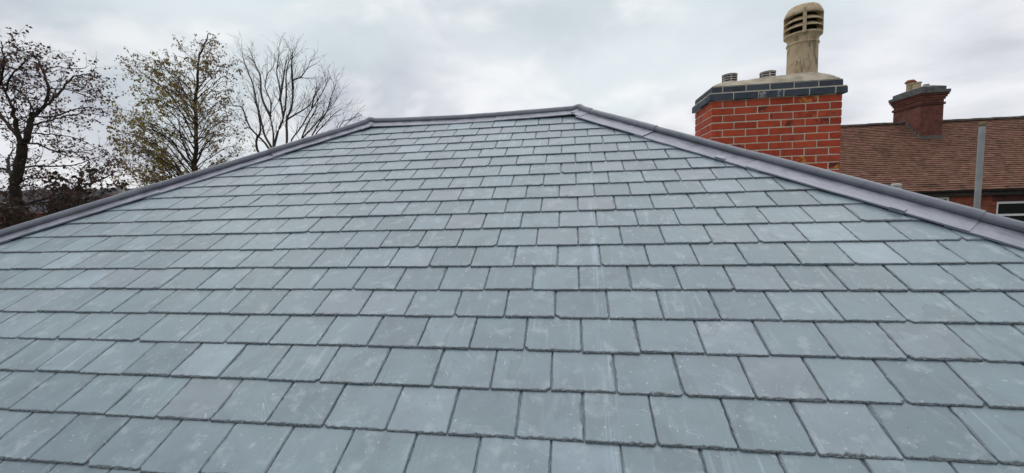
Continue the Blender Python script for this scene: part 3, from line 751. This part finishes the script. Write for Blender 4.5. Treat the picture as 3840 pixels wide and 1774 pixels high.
for a, b, c, d in wins:
    fr = MB(); f = 0.07; yy = WY + 0.03
    for p, q in (((a + .002, yy, c + .002), (a + f, yy + .06, d - .002)), ((b - f, yy, c + .002), (b - .002, yy + .06, d - .002)), ((a + f, yy, d - f), (b - f, yy + .06, d - .002)), ((a + f, yy, c + .002), (b - f, yy + .06, c + f)),
                 ((a + f, yy - .004, (c + d) / 2 + .28), (b - f, yy + .058, (c + d) / 2 + .34))): fr.box(p, q)
    wo_ = fr.build('window', WHITE, ter, origin=ter.location)
    g_ = MB(); g_.box((a + f, yy + .025, c + f), (b - f, yy + .035, (c + d) / 2 + .28)); g_.build('pane', GLASS, wo_, origin=ter.location)
    g_ = MB(); g_.box((a + f, yy + .025, (c + d) / 2 + .34), (b - f, yy + .035, d - f)); g_.build('pane', GLASS, wo_, origin=ter.location)
    l_ = MB(); l_.box((a - .12, WY - .012, d + .004), (b + .12, WY + .10, d + .20)); l_.build('lintel', DARKBRICK, ter, origin=ter.location)
    s2 = MB(); s2.box((a - .05, WY - .05, c - .07), (b + .05, WY + .1, c - .003)); s2.build('sill', STONE, ter, origin=ter.location)
mb = MB(); mb.box((TX0 - .05, TY + .04, TZ - .19), (TX1 + .05, TY + .075, TZ - .012)); mb.box((TX0 - .05, TY + .078, TZ - .19), (TX1 + .05, WY - .002, TZ - .165)); mb.build('eaves_board', BLACKP, ter, origin=ter.location)
mb = MB(); mb.lathe([(0.055, 0.0), (0.055, TX1 - TX0), (0.048, TX1 - TX0), (0.048, 0.0)], (0, 0, 0), 10, math.pi, 2 * math.pi)
vs = [(TX0 + v.z, TY - .02 + v.x, TZ - .03 + v.y) for v in mb.v]; mesh_obj('gutter', vs, mb.f, BLACKP, ter, origin=ter.location)
mb = MB(); e = 0.03
dk = [(TX0, TY, TZ - e), (TX1, TY, TZ - e), (TX1, tr_y, tr_z - e), (TX0, tr_y, tr_z - e), (TX0, by, TZ - e), (TX1, by, TZ - e)]
mb.add(dk, [(0, 1, 2, 3), (3, 2, 5, 4)]); mb.add([(x, y, z - .1) for x, y, z in dk], [(3, 2, 1, 0), (4, 5, 2, 3)]); troof = mb.build('roof', RIDGE, ter, origin=ter.location)
tile_roof('front_tiles', TILE, troof, TX0 - .05, TX1 + .05, TY - .04, TZ - .03, TP, TL + 0.04, th=0.034)
x = TX0
while x < TX1:
    q = MB(); ar = [(0.115 * math.cos(R(a)), 0.085 * math.sin(R(a))) for a in range(0, 181, 30)]
    n_ = len(ar); vs = []
    jz = rng.uniform(-.008, .008)
    for xx in (x, x + 0.295): vs += [(xx, tr_y + a, tr_z + b + jz - .005) for a, b in ar] + [(xx, tr_y + a * .85, tr_z + b * .82 + jz - .006) for a, b in ar]
    fs = [(i, i + 1, 2 * n_ + i + 1, 2 * n_ + i) for i in range(n_ - 1)] + [(i, n_ + i, n_ + i + 1, i + 1) for i in range(n_ - 1)] + [(2 * n_ + i, 2 * n_ + i + 1, 3 * n_ + i + 1, 3 * n_ + i) for i in range(n_ - 1)]
    q.add(vs, fs); q.build('ridge_tile', RIDGE, troof, True, origin=(0, 0, 0)); x += 0.30

# far chimney on the terrace ridge
def build_far_chimney():
    fy = 14.93; C = lambda x, y: (3300 + x * 300 / 1373.0, 280 + y * 300 / 1373.0)
    a = at(*C(672, 1135), fy); b = at(*C(1060, 1105), fy); x0, x1 = a.x, b.x
    d = wdir(*C(220, 860)); bk = CAM + d * ((x0 - CAM.x) / d.x); y1 = min(max(bk.y, fy + 0.8), fy + 1.9)
    zb = a.z - 0.9; zband = at(*C(1075, 490), fy).z; zc = at(*C(1100, 330), fy).z; ztop = at(*C(1100, 250), fy).z
    c = empty('terrace_chimney', ((x0 + x1) / 2, (fy + y1) / 2, zb))
    tag(c, 'sooty brown brick chimney with corbelled top and small pots on the tiled roof', 'chimney')
    m = MB(); m.box((x0, fy, zb), (x1, y1, ztop - 0.30)); m.build('stack', OLDBRICK, c, origin=c.location)
    m = MB(); m.box((x0 - .035, fy - .035, zband - .03), (x1 + .035, y1 + .035, zband + .045)); m.build('string_course', DARKBRICK, c, origin=c.location)
    zz = ztop - 0.32
    for k in range(3):
        e = 0.03 + 0.03 * k; m = MB(); m.box((x0 - e, fy - e, zz), (x1 + e, y1 + e, zz + 0.068)); m.build('corbel_course', OLDBRICK if k < 2 else DARKBRICK, c, origin=c.location); zz += 0.070
    m = MB(); e = 0.11; m.box((x0 - e, fy - e, zz), (x1 + e, y1 + e, zz + .10)); m.build('coping', STONE, c, origin=c.location); zz += .10
    m = MB(); i0, i1 = 0.03, 0.20
    vs = [(x0 - i0, fy - i0, zz - .002), (x1 + i0, fy - i0, zz - .002), (x1 + i0, y1 + i0, zz - .002), (x0 - i0, y1 + i0, zz - .002)]
    vs += [(x, y, zz + .12) for x, y, z in vs] + [(x0 + i1, fy + i1, zz + .21), (x1 - i1, fy + i1, zz + .21), (x1 - i1, y1 - i1, zz + .21), (x0 + i1, y1 - i1, zz + .21)]
    m.add(vs, [(0, 1, 5, 4), (1, 2, 6, 5), (2, 3, 7, 6), (3, 0, 4, 7), (4, 5, 9, 8), (5, 6, 10, 9), (6, 7, 11, 10), (7, 4, 8, 11), (8, 9, 10, 11)]); m.build('flaunching', STONE, c, origin=c.location); zt = zz + .15
    xm = (x0 + x1) / 2; D = y1 - fy
    for yy, h, r_, mt, hood in ((fy + D * .80, .36, .115, CREAMPOT, True), (fy + D * .56, .29, .115, CREAMPOT, False), (fy + D * .24, .12, .08, PALE, False)):
        m = MB(); m.lathe([(r_, 0), (r_ * .95, h * .8), (r_ * 1.12, h * .88), (r_ * 1.12, h), (r_ * .85, h), (r_ * .85, 0)], (xm, yy, zt), 20); p = m.build('chimney_pot', mt, c, True, origin=c.location); p.data.set_sharp_from_angle(angle=R(40))
        if hood:
            m = MB(); m.lathe([(0, h + .10), (r_ * .9, h + .09), (r_ * 1.45, h + .015), (r_ * 1.45, h + .004), (0, h + .003)], (xm, yy, zt), 20, closed=False); m.build('pot_hood', REDPOT, c, True, origin=c.location)
    # lead flashing stepping down the side
    m = MB(); ss = math.tan(TP)
    for k in range(6):
        ya = fy + k * (tr_y - fy) / 6; yb_ = fy + (k + 1) * (tr_y - fy) / 6; za = TZ + (ya - TY) * ss; m.box((x0 - .012, ya, za - .05), (x0 - .001, yb_ - .004, za + .21))
    m.box((x0 - .03, fy - .012, TZ + (fy - TY) * ss - .05), (x1 + .03, fy - .001, TZ + (fy - TY) * ss + .13)); m.build('flashing', STONE, c, origin=c.location)
build_far_chimney()

# grey post, pale pole and pipe
def post(name, top, r_, mat, label, cat, cap=None, flange=0.0):
    e = empty(name, (top.x, top.y, 0)); tag(e, label, cat)
    m = MB(); m.lathe([(r_ * .92, 0), (r_, 0.05), (r_, top.z), (r_ * .85, top.z + .004), (0, top.z + .005)], (top.x, top.y, 0), 20, closed=False); m.build('pole', mat, e, True, origin=e.location).data.set_sharp_from_angle(angle=R(40))
    m = MB(); m.lathe([(r_ * 1.8, 0), (r_ * 1.8, .03), (r_, .04)], (top.x, top.y, 0), 20, closed=False); m.build('base', mat, e, origin=e.location)
    m = MB(); h = top.z; m.lathe([(r_ + .001, h - .03), (r_ * 1.10, h - .028), (r_ * 1.10, h + .03), (r_ * .9, h + .045), (0, h + .05)], (top.x, top.y, 0), 20, closed=False); m.build('cap', cap or mat, e, True, origin=e.location)
S3 = 1355 / 740.0
post('metal_post', at(3100 + 1069 / S3, 250 + 398 / S3, 7.2), 0.043, GALV, 'tall plain grey metal post in front of the brown tiled roof', 'post', plain('brown_cap', [(0.3, (0.16, 0.12, 0.06)), (0.7, (0.24, 0.19, 0.10))], 6))
post('pale_pole', at(455, 700, 6.6), 0.062, PALE, 'short pale pole end showing above the lead hip below the leafy tree', 'pole')
post('vent_pipe', at(3361, 696, 9.0), 0.085, PALE, 'small pale pipe top peeping over the lead hip before the brown tiles', 'pipe')

# ------------------------------------------------------------------ trees
class Tree:
    def __init__(s, seed): s.r = random.Random(seed); s.mb = MB(); s.leaf = []; s.tips = []
    def rv(s, k=1.0): return Vector((s.r.gauss(0, k), s.r.gauss(0, k), s.r.gauss(0, k)))
    def curve(s, pts, sub=4, jit=0.0):
        out = []; n = len(pts)
        for i in range(n - 1):
            p0, p1, p2, p3 = pts[max(i - 1, 0)], pts[i], pts[i + 1], pts[min(i + 2, n - 1)]
            for k in range(sub):
                t = k / sub; out.append(0.5 * ((2 * p1) + (p2 - p0) * t + (2 * p0 - 5 * p1 + 4 * p2 - p3) * t * t + (3 * p1 - p0 - 3 * p2 + p3) * t ** 3) + s.rv(jit))
        return out + [pts[-1]]
    def limb(s, pts, r0, r1, n=8, jit=0.012, sub=4, pw=1.0):
        c = s.curve(pts, sub, jit); k = len(c); rad = [r1 + (r0 - r1) * (1 - i / (k - 1)) ** pw for i in range(k)]
        s.mb.tube(c, rad, n); return c, rad
    def grow(s, p, d, ln, r0, lvl, spec):
        k = max(3, int(ln / spec['seg'])); pts = [p]; d = d.normalized(); st = ln / k
        for i in range(k):
            d = (d + s.rv(spec['wig']) + Vector((0, 0, spec['up'][min(lvl, len(spec['up']) - 1)]))).normalized(); pts.append(pts[-1] + d * st)
        rad = [r0 * (1 - 0.75 * i / k) for i in range(k + 1)]
        s.mb.tube(pts, rad, 5 if r0 > 0.012 else 3, cap=False)
        s.children(pts, rad, ln, lvl, spec)
        return pts
    def children(s, pts, rad, ln, lvl, spec, start=0.15):
        if lvl >= spec['levels']:
            s.tips.append(pts); return
        nb = max(1, int(ln * spec['dens'][lvl] * s.r.uniform(0.8, 1.2))); k = len(pts) - 1
        for b in range(nb):
            f = start + (1 - start) * (b + s.r.random()) / nb; i = min(int(f * k), k - 1); q = pts[i].lerp(pts[i + 1], f * k - i)
            t = (pts[i + 1] - pts[i]).normalized(); side = t.cross(s.rv()).normalized(); side.y *= spec.get('flat', 1.0)
            a = R(s.r.uniform(*spec['ang'])); dd = t * math.cos(a) + side * math.sin(a)
            l2 = spec['len'][lvl] * s.r.uniform(0.55, 1.15) * (1.1 - 0.5 * f)
            s.grow(q, dd, l2, max(spec['rmin'], min(rad[i] * 0.55, spec['rad'][lvl])), lvl + 1, spec)
    def leaves(s, per, size, droop, spread, zone=None):
        for pts in s.tips:
            n_ = int(per * s.r.uniform(0.4, 1.6) * (zone(pts[-1]) if zone else 1) + s.r.random())
            for _ in range(n_):
                f = s.r.random() ** 0.7 * (len(pts) - 1); i = min(int(f), len(pts) - 2); p = pts[i].lerp(pts[i + 1], f - i)
                d = (s.rv(spread) + Vector((0, 0, -droop))); d = d.normalized() if d.length > 1e-6 else Vector((0, 0, -1))
                s.leaf.append((p + s.rv(0.006), d, size * s.r.uniform(0.6, 1.2)))
    def finish(s, name, label, base, bark, leafm, tonef=None, group=None, cat='tree'):
        e = empty(name, base); tag(e, label, cat, group)
        s.mb.build('trunk', bark, e, True, origin=base)
        if s.leaf:
            vs = []; fs = []; tn = []
            for p, d, sz in s.leaf:
                a = d.cross(s.rv()).normalized(); b = d.cross(a); q = len(vs); st = 0.25 * sz
                vs += [p + d * st, p + d * (st + sz * .45) + a * sz * .30 + b * sz * .08, p + d * (st + sz), p + d * (st + sz * .45) - a * sz * .30 + b * sz * .08, p]
                fs += [(q, q + 1, q + 2), (q, q + 2, q + 3)]
                t = s.r.random() if tonef is None else min(1, max(0, tonef(p) + s.r.gauss(0, 0.16))); tn += [t] * 5
            o = mesh_obj('crown', vs, fs, leafm, e, origin=base); a = o.data.attributes.new('tone', 'FLOAT', 'POINT'); a.data.foreach_set('value', tn)
        return e
BARK1 = bark_mat('bark_dark', (0.022, 0.017, 0.014), (0.05, 0.04, 0.032), 0.35)
BARK2 = bark_mat('bark_moss', (0.028, 0.022, 0.018), (0.06, 0.048, 0.04), 0.55)
BARK3 = bark_mat('bark_grey', (0.065, 0.052, 0.050), (0.14, 0.118, 0.105), 0.2)
LEAF1 = leaf_mat('leaf_plum', [(0.0, (0.045, 0.030, 0.036)), (0.5, (0.085, 0.050, 0.052)), (0.85, (0.15, 0.07, 0.06)), (1.0, (0.12, 0.09, 0.035))])
LEAF2 = leaf_mat('leaf_olive', [(0.0, (0.14, 0.09, 0.065)), (0.4, (0.27, 0.185, 0.10)), (0.7, (0.25, 0.195, 0.055)), (1.0, (0.33, 0.265, 0.07))])
LEAF3 = leaf_mat('leaf_dark', [(0.0, (0.03, 0.022, 0.016)), (0.6, (0.06, 0.042, 0.03)), (1.0, (0.09, 0.058, 0.042))])

def px_path(pts, ox, oy, s, Y, rg, spread, y0=0.0):
    """photo outline of a limb given a depth of its own: the limb swings fore or aft as it leaves the trunk"""
    n = len(pts); sl = rg.uniform(-spread, spread); out = []
    for i, (x, y) in enumerate(pts): out.append(at(ox + x / s, oy + y / s, Y + y0 + sl * (i / max(1, n - 1))))
    return out
def left_tree():
    T = Tree(21); Y = 5.2; rg = T.r; s = 1488 / 500.0
    A = lambda pts, sp=0.9, y0=0: px_path(pts, 0, 100, s, Y, rg, sp, y0)
    AB = lambda pts, sp=0.9, y0=0: px_path([(x, y + 300 * s) for x, y in pts], 0, 100, s, Y, rg, sp, y0)    # lower crop, same frame
    trunk = AB([(195, 1190), (172, 1000), (165, 850), (205, 700), (240, 550), (258, 400)], 0)
    base = Vector((trunk[0].x + 0.1, trunk[0].y, 0)); c, r_ = T.limb([base, base.lerp(trunk[0], .6)] + trunk, 0.095, 0.072, 12, 0.006)
    B = 300 * s
    limbs = [([(285, 380 + B), (330, 200 + B), (360, 90 + B), (370, 1000), (500, 870), (540, 700), (480, 500), (410, 360), (340, 290)], .10),
             ([(500, 870), (640, 760), (760, 610), (890, 540), (1060, 560), (1180, 610)], .045),
             ([(255, 400 + B), (150, 270 + B), (20, 110 + B), (-80, 850), (-160, 600)], .085),
             ([(230, 420 + B), (170, 200 + B), (145, B), (130, 880), (60, 730), (0, 560), (20, 380)], .075),
             ([(245, 690 + B), (380, 660 + B), (620, 670 + B), (830, 650 + B), (1010, 590 + B), (1150, 540 + B)], .04),
             ([(185, 1100 + B), (330, 1080 + B), (600, 1000 + B), (980, 870 + B), (1060, 800 + B), (1180, 660 + B)], .055),
             ([(980, 870 + B), (1200, 780 + B), (1330, 700 + B)], .03),
             ([(185, 1130 + B), (420, 1080 + B), (650, 1060 + B), (820, 1040 + B), (900, 990 + B)], .03),
             ([(215, 840 + B), (330, 800 + B), (480, 790 + B), (700, 800 + B), (950, 860 + B)], .03),
             ([(160, 790 + B), (100, 700 + B), (100, 560 + B), (130, 500 + B), (200, 430 + B)], .05),
             ([(150, 800 + B), (60, 700 + B), (-60, 690 + B), (-200, 640 + B)], .06),
             ([(300, 240 + B), (430, 190 + B), (580, 150 + B), (760, 100 + B), (960, 80 + B), (1200, 120 + B)], .04),
             ([(270, 410 + B), (420, 420 + B), (590, 490 + B), (700, 500 + B), (900, 500 + B), (1060, 470 + B)], .035),
             ([(370, 1000), (600, 1000), (800, 930), (1050, 900), (1180, 960)], .03), ([(540, 700), (700, 690), (900, 750), (1080, 820)], .025),
             ([(380, 960), (300, 800), (180, 690), (60, 620)], .03), ([(480, 500), (620, 440), (800, 470), (960, 460)], .02), ([(300, 300 + B), (520, 300 + B), (760, 330 + B), (980, 400 + B)], .03),
             ([(215, 900 + B), (330, 880 + B), (450, 920 + B), (600, 940 + B)], .025), ([(60, 730), (140, 520), (250, 420), (330, 330)], .03), ([(-80, 850), (0, 640), (60, 420), (30, 260), (10, 160)], .04)]
    spec = dict(seg=0.08, wig=0.15, up=[0.0, 0.0, 0.0, -0.02], levels=2, dens=[7.5, 11.0], ang=(25, 65), len=[0.62, 0.29], rad=[0.009, 0.0045], rmin=0.0028)
    for pts, r0 in limbs:
        q = A(pts, 1.3); c, rd = T.limb(q, r0 * 0.55, 0.005, 7, 0.008); ln = sum((a - b).length for a, b in zip(c, c[1:])); T.children(c, rd, ln, 0, spec, 0.12)
    T.leaves(3.8, 0.057, 0.3, 0.8)
    T.finish('broad_tree', 'dark broad tree with sparse purplish leaves and forked trunk above the lead hip', base, BARK1, LEAF1)
left_tree()
def alder():
    T = Tree(5); Y = 9.4; s = 1190 / 600.0; rg = T.r
    P = lambda x, y, dy=0: at(380 + x / s, 100 + y / s, Y + dy)
    tr = [P(695, 1085), P(705, 900), P(703, 700), P(700, 560), P(715, 400), P(722, 250), P(770, 130), P(800, 45)]
    base = Vector((tr[0].x, Y, 0)); T.limb([base, base.lerp(tr[0], .6)] + tr, 0.070, 0.008, 10, 0.006, pw=0.8)
    spec = dict(seg=0.08, wig=0.13, up=[0.02, 0.03, 0.0, 0.0], levels=3, dens=[5.5, 7.0, 0], ang=(22, 62), len=[0.60, 0.32, 0.2], rad=[0.007, 0.004, 0.003], rmin=0.0028, flat=1.0)
    spec['levels'] = 2
    prof = [(60, 40, 40), (150, 95, 90), (250, 220, 220), (330, 320, 280), (400, 500, 290), (500, 540, 300), (590, 350, 310), (680, 480, 330), (780, 640, 380), (900, 640, 420), (1050, 600, 430), (1250, 560, 420)]
    def width(y, right):
        for (a, l0, r0), (b, l1, r1) in zip(prof, prof[1:]):
            if a <= y <= b: t = (y - a) / (b - a); return (r0 + (r1 - r0) * t) if right else (l0 + (l1 - l0) * t)
        return 60
    trunkx = lambda y: np.interp(y, [45, 130, 250, 400, 560, 700, 900, 1085, 1300], [800, 770, 722, 715, 700, 703, 705, 695, 690])
    def br(y, ang):
        wpx = abs(math.cos(ang)) * width(y, math.cos(ang) > 0); dz = math.sin(ang) * 1.9 * min(1, (y + 100) / 700)
        x0 = trunkx(y); sg = 1 if math.cos(ang) > 0 else -1; L_ = max(wpx, 60)
        rise = rg.uniform(0.05, 0.75) * L_ * (1.3 - y / 1500); ys = y + rg.uniform(0.30, 0.75) * L_
        p0 = P(trunkx(ys), ys); p1 = P(x0 + sg * L_ * .35, y + .18 * L_ - rise * .2, dz * .35); p2 = P(x0 + sg * L_ * .7, y + .05 * L_ - rise * .5, dz * .7); p3 = P(x0 + sg * L_ * rg.uniform(.88, 1.0), y - rise * .55, dz)
        c, rd = T.limb([p0, p1, p2, p3], 0.006 + 0.000025 * L_, 0.003, 5, 0.016); ln = sum((a - b).length for a, b in zip(c, c[1:])); k_ = min(1, 0.35 + y / 520); T.children(c, rd, ln, 0, dict(spec, len=[q * k_ for q in spec['len']]), 0.18)
    y = 95
    while y < 1280:
        for _ in range(2): br(y + rg.uniform(-12, 12), rg.uniform(0, 2 * math.pi))
        if y > 330 and rg.random() < .7: br(y, math.pi + rg.uniform(-.5, .5))
        y += 27
    for q in ([(685, 1030), (620, 900), (585, 800), (575, 640)], [(690, 1060), (740, 940), (800, 860), (850, 800)]):
        c, rd = T.limb([P(*k) for k in q], .03, .008, 6); T.children(c, rd, 1.6, 0, spec)
    T.limb([P(719, 315), P(745, 300, -.15), P(778, 288, -.33), P(815, 280, -.45)], .012, .005, 5, 0.0)      # twig under the bird
    def zone(p):
        q = proj(p); x, yy = (q[0] - 380) * s, (q[1] - 100) * s
        z = 1.0 if yy < 560 else 0.55
        if x < 480 and yy > 380: z = 1.35
        if x > 760 and yy > 620: z = 0.45
        if 560 < yy < 900 and 480 < x < 720: z = .45
        return z * max(0.12, 0.75 + 1.9 * mnoise.noise(p * 1.5))
    T.leaves(4.6, 0.070, 0.8, 0.5, zone)
    def tone(p):
        q = proj(p); x, yy = (q[0] - 380) * s, (q[1] - 100) * s
        return 0.45 + 0.5 * mnoise.noise(p * 1.3 + Vector((4, 4, 4))) + (0.2 if x < 560 and yy > 350 else 0) - (0.15 if x > 800 else 0)
    T.finish('alder_tree', 'conical tree with drooping olive-brown leaves beside the bare tree', base, BARK2, LEAF2, tone)
    return P
alderP = alder()
def bare(seed, Y, stems, basepx, r0, name, label, spec, group='bare trees beyond the ridge'):
    T = Tree(seed); s = 1259 / 550.0; rg = T.r
    P = lambda x, y, dy=0: at(850 + x / s, 100 + y / s, Y + dy)
    b0 = P(*basepx); base = Vector((b0.x, Y, 0)); T.limb([base, base.lerp(b0, .5), b0], r0 * 1.2, r0 * .7, 8, 0.01)
    for st in stems:
        sl = rg.uniform(-1.1, 1.1); n = len(st); q = [P(x, y + 55 * (i / (n - 1)) ** 2, sl * i / (n - 1)) for i, (x, y) in enumerate(st)]
        y0 = st[0][1]
        if y0 > 900: q = [b0 + Vector((0, 0, -0.15))] + q
        c, rd = T.limb(q, r0 * rg.uniform(.40, .62), 0.004, 6, 0.003, pw=.8); ln = sum((a - b).length for a, b in zip(c, c[1:])); T.children(c, rd, ln, 0, spec, 0.2)
    T.finish(name, label, base, BARK3, None, group=group)
BS = dict(seg=0.10, wig=0.045, up=[0.035, 0.035, 0.03], levels=3, dens=[5.4, 5.0, 4.6], ang=(16, 40), len=[0.85, 0.50, 0.30], rad=[0.011, 0.0065, 0.0045], rmin=0.0042)
bare(3, 12.6, [[(400, 1045), (400, 900), (375, 770), (380, 640), (330, 500), (350, 380), (400, 300), (410, 180)], [(405, 1045), (440, 900), (485, 780), (465, 640), (455, 500), (430, 350), (450, 200), (445, 120)],
               [(490, 770), (510, 600), (510, 420), (530, 280), (590, 130)], [(385, 1040), (330, 940), (300, 820), (265, 680), (225, 480), (180, 350), (140, 220), (130, 80)],
               [(510, 1015), (515, 800), (555, 700), (570, 540), (570, 450), (640, 400), (700, 300), (712, 245)], [(280, 1085), (255, 980), (290, 880), (270, 700), (240, 600), (230, 480)],
               [(330, 1000), (200, 860), (130, 680), (60, 650), (10, 540)], [(375, 770), (300, 600), (290, 420), (240, 280), (190, 130)], [(570, 540), (560, 380), (560, 260), (570, 160)], [(455, 640), (480, 480), (500, 330), (520, 180)],
               [(515, 800), (600, 740), (700, 660), (745, 560)]],
     (400, 1090), 0.085, 'bare_tree', 'tall many-stemmed leafless grey tree next to the olive-leaved tree', BS)
bare(8, 13.6, [[(550, 1000), (640, 860), (730, 700), (800, 580), (850, 470), (870, 380)], [(730, 940), (790, 830), (860, 720), (890, 600), (930, 480), (940, 400)],
               [(640, 980), (740, 860), (830, 750), (900, 650), (990, 490)], [(760, 930), (850, 820), (930, 720), (1010, 640)], [(730, 700), (760, 560), (800, 480)], [(640, 980), (700, 820), (760, 700), (790, 560)]],
     (660, 1060), 0.06, 'bare_tree', 'lower leafless tree leaning right between tall bare tree and roof ridge', BS)
BS2 = dict(BS, len=[0.5, 0.3, .18], dens=[5, 5, 3])
bare(9, 11.8, [[(950, 900), (1000, 810), (1100, 760), (1160, 700)], [(940, 900), (960, 820), (1010, 740)], [(980, 880), (1060, 800), (1120, 730), (1140, 690)]], (950, 960), 0.03, 'bare_sapling', 'small leafless sapling rising just over the lead by the ridge end', BS2)

# ivy-dark thicket and red roofs in the lower left
def thicket(seed, X, Y, rx, ry, h, label):
    T = Tree(seed); base = Vector((X, Y, 0)); spec = dict(seg=0.12, wig=0.2, up=[0.03, 0.02, 0], levels=2, dens=[3.0, 5.0], ang=(25, 65), len=[1.0, .45], rad=[.012, .006], rmin=.005)
    for k in range(16):
        a = T.r.uniform(0, 6.28); q = base + Vector((math.cos(a) * rx * .3, math.sin(a) * ry * .3, 0)); e = base + Vector((math.cos(a) * rx * T.r.uniform(.3, 1), math.sin(a) * ry * T.r.uniform(.3, 1), h * T.r.uniform(.75, 1.0)))
        c, rd = T.limb([q, q.lerp(e, .4) + Vector((0, 0, .5)), e], .05, .01, 5, .03); T.children(c, rd, (e - q).length * .8, 0, spec, .35)
    T.leaves(15.0, 0.095, 0.3, 0.8); T.finish('shrub', label, base, BARK1, LEAF3, cat='shrub', group='shrubs below the broad tree')
p = at(40, 850, 4.3); thicket(61, p.x, p.y, 1.6, 1.0, p.z + 0.95, 'tall dark ragged shrub at the foot of the broad tree')
p = at(20, 830, 6.6); thicket(63, p.x, p.y, 1.8, 1.0, p.z + 0.5, 'brown twiggy shrub behind the trunk of the broad tree')
p = at(170, 870, 7.5); thicket(62, p.x, p.y, 1.7, 1.2, p.z + 0.75, 'dark tangled shrub between the broad tree and red roofed houses')
def red_house(x0, x1, y, zr_, label):
    hw = 4.2; pt = R(38); ze_ = zr_ - hw * math.tan(pt); e = empty('red_roofed_house', ((x0 + x1) / 2, y, 0)); tag(e, label, 'house', 'red roofed houses far beyond the trees')
    m = MB(); m.box((x0 + .3, y - hw + .3, 0), (x1 - .3, y + hw - .3, ze_ + .05))
    for xa in (x0 + .3, x1 - .55):
        g_ = [(xa, y - hw + .3, ze_), (xa, y + hw - .3, ze_), (xa, y, zr_ - .15)]; m.add(g_ + [(a + .25, b, c) for a, b, c in g_], [(0, 2, 1), (3, 4, 5), (0, 1, 4, 3), (1, 2, 5, 4), (2, 0, 3, 5)])
    m.build('wall', WALLBRICK, e, origin=e.location)
    m = MB(); d_ = [(x0, y - hw, ze_ - .03), (x1, y - hw, ze_ - .03), (x1, y, zr_ - .03), (x0, y, zr_ - .03), (x0, y + hw, ze_ - .03), (x1, y + hw, ze_ - .03)]; m.add(d_, [(0, 1, 2, 3), (3, 2, 5, 4)]); m.add([(a, b, c - .12) for a, b, c in d_], [(3, 2, 1, 0), (4, 5, 2, 3)])
    rf = m.build('roof', REDTILE, e, origin=e.location)
    tile_roof('roof_tiles', REDTILE, rf, x0, x1, y - hw, ze_, pt, hw / math.cos(pt), g=0.2, tw=0.33, th=.03, seed=9)
    m = MB(); m.tube([Vector((x0 - .05, y, zr_ + .02)), Vector((x1 + .05, y, zr_ + .02))], [.12, .12], 8); m.build('ridge', REDPOT, rf, True, origin=(0, 0, 0))
    m = MB(); m.box((x1 - 1.6, y - .4, zr_ - .6), (x1 - .9, y + .4, zr_ + .75)); m.box((x1 - 1.66, y - .46, zr_ + .75), (x1 - .84, y + .46, zr_ + .9)); m.build('chimney', OLDBRICK, rf, origin=(0, 0, 0))
    for k in range(3):
        wx = x0 + 1.2 + k * (x1 - x0 - 3.4) / 2; m = MB(); m.box((wx, y - hw + .27, 2.9), (wx + 1.1, y - hw + .31, 4.0) if ze_ > 4.2 else (wx + 1.1, y - hw + .31, 3.0)); m.build('window', GLASS, e, origin=e.location)
a = at(120, 800, 22.0); b = at(300, 790, 22.0)
red_house(a.x - 3.5, b.x, 22.0, a.z - 0.1, 'red tiled house seen through the bare branches of the broad tree')
a = at(300, 778, 27.0); b = at(430, 770, 27.0)
red_house(a.x, b.x + 1.5, 27.0, b.z - 0.1, 'red tiled house farther off beside the pale pole')

# black bird perched in the olive-leaved tree
def bird():
    c = alderP(778, 267, -0.33); e = empty('bird', c); tag(e, 'small black bird perched near the top of the olive-leaved tree', 'bird')
    ax = Vector((0.93, 0.1, -0.30)).normalized(); m = MB()
    st = [(-.105, .003), (-.10, .010), (-.085, .022), (-.07, .026), (-.055, .024), (-.04, .034), (-.01, .046), (.03, .042), (.06, .026), (.08, .015), (.13, .013), (.16, .009), (.162, .002)]
    pts = [c + ax * t + Vector((0, 0, .012 if t < -.05 else 0)) for t, r_ in st]; m.tube(pts, [r_ for t, r_ in st], 10); m.build('body', BLACKP, e, True, origin=c)
    m = MB(); q = pts[0]; m.tube([q + ax * .006, q - ax * .028 + Vector((0, 0, -.004))], [.006, .001], 5); m.build('beak', plain('beak', [(0.3, (.2, .1, .02)), (.7, (.3, .15, .03))], 5), e, origin=c)
    for k in (-1, 1):
        m = MB(); m.tube([c + Vector((.01, k * .015, -.03)), c + Vector((.012, k * .016, -.075)), c + Vector((-.012, k * .016, -.078))], [.004, .003, .002], 5); m.build('leg', BLACKP, e, origin=c)
    return c
c_ = bird()
bpy.context.view_layer.update()
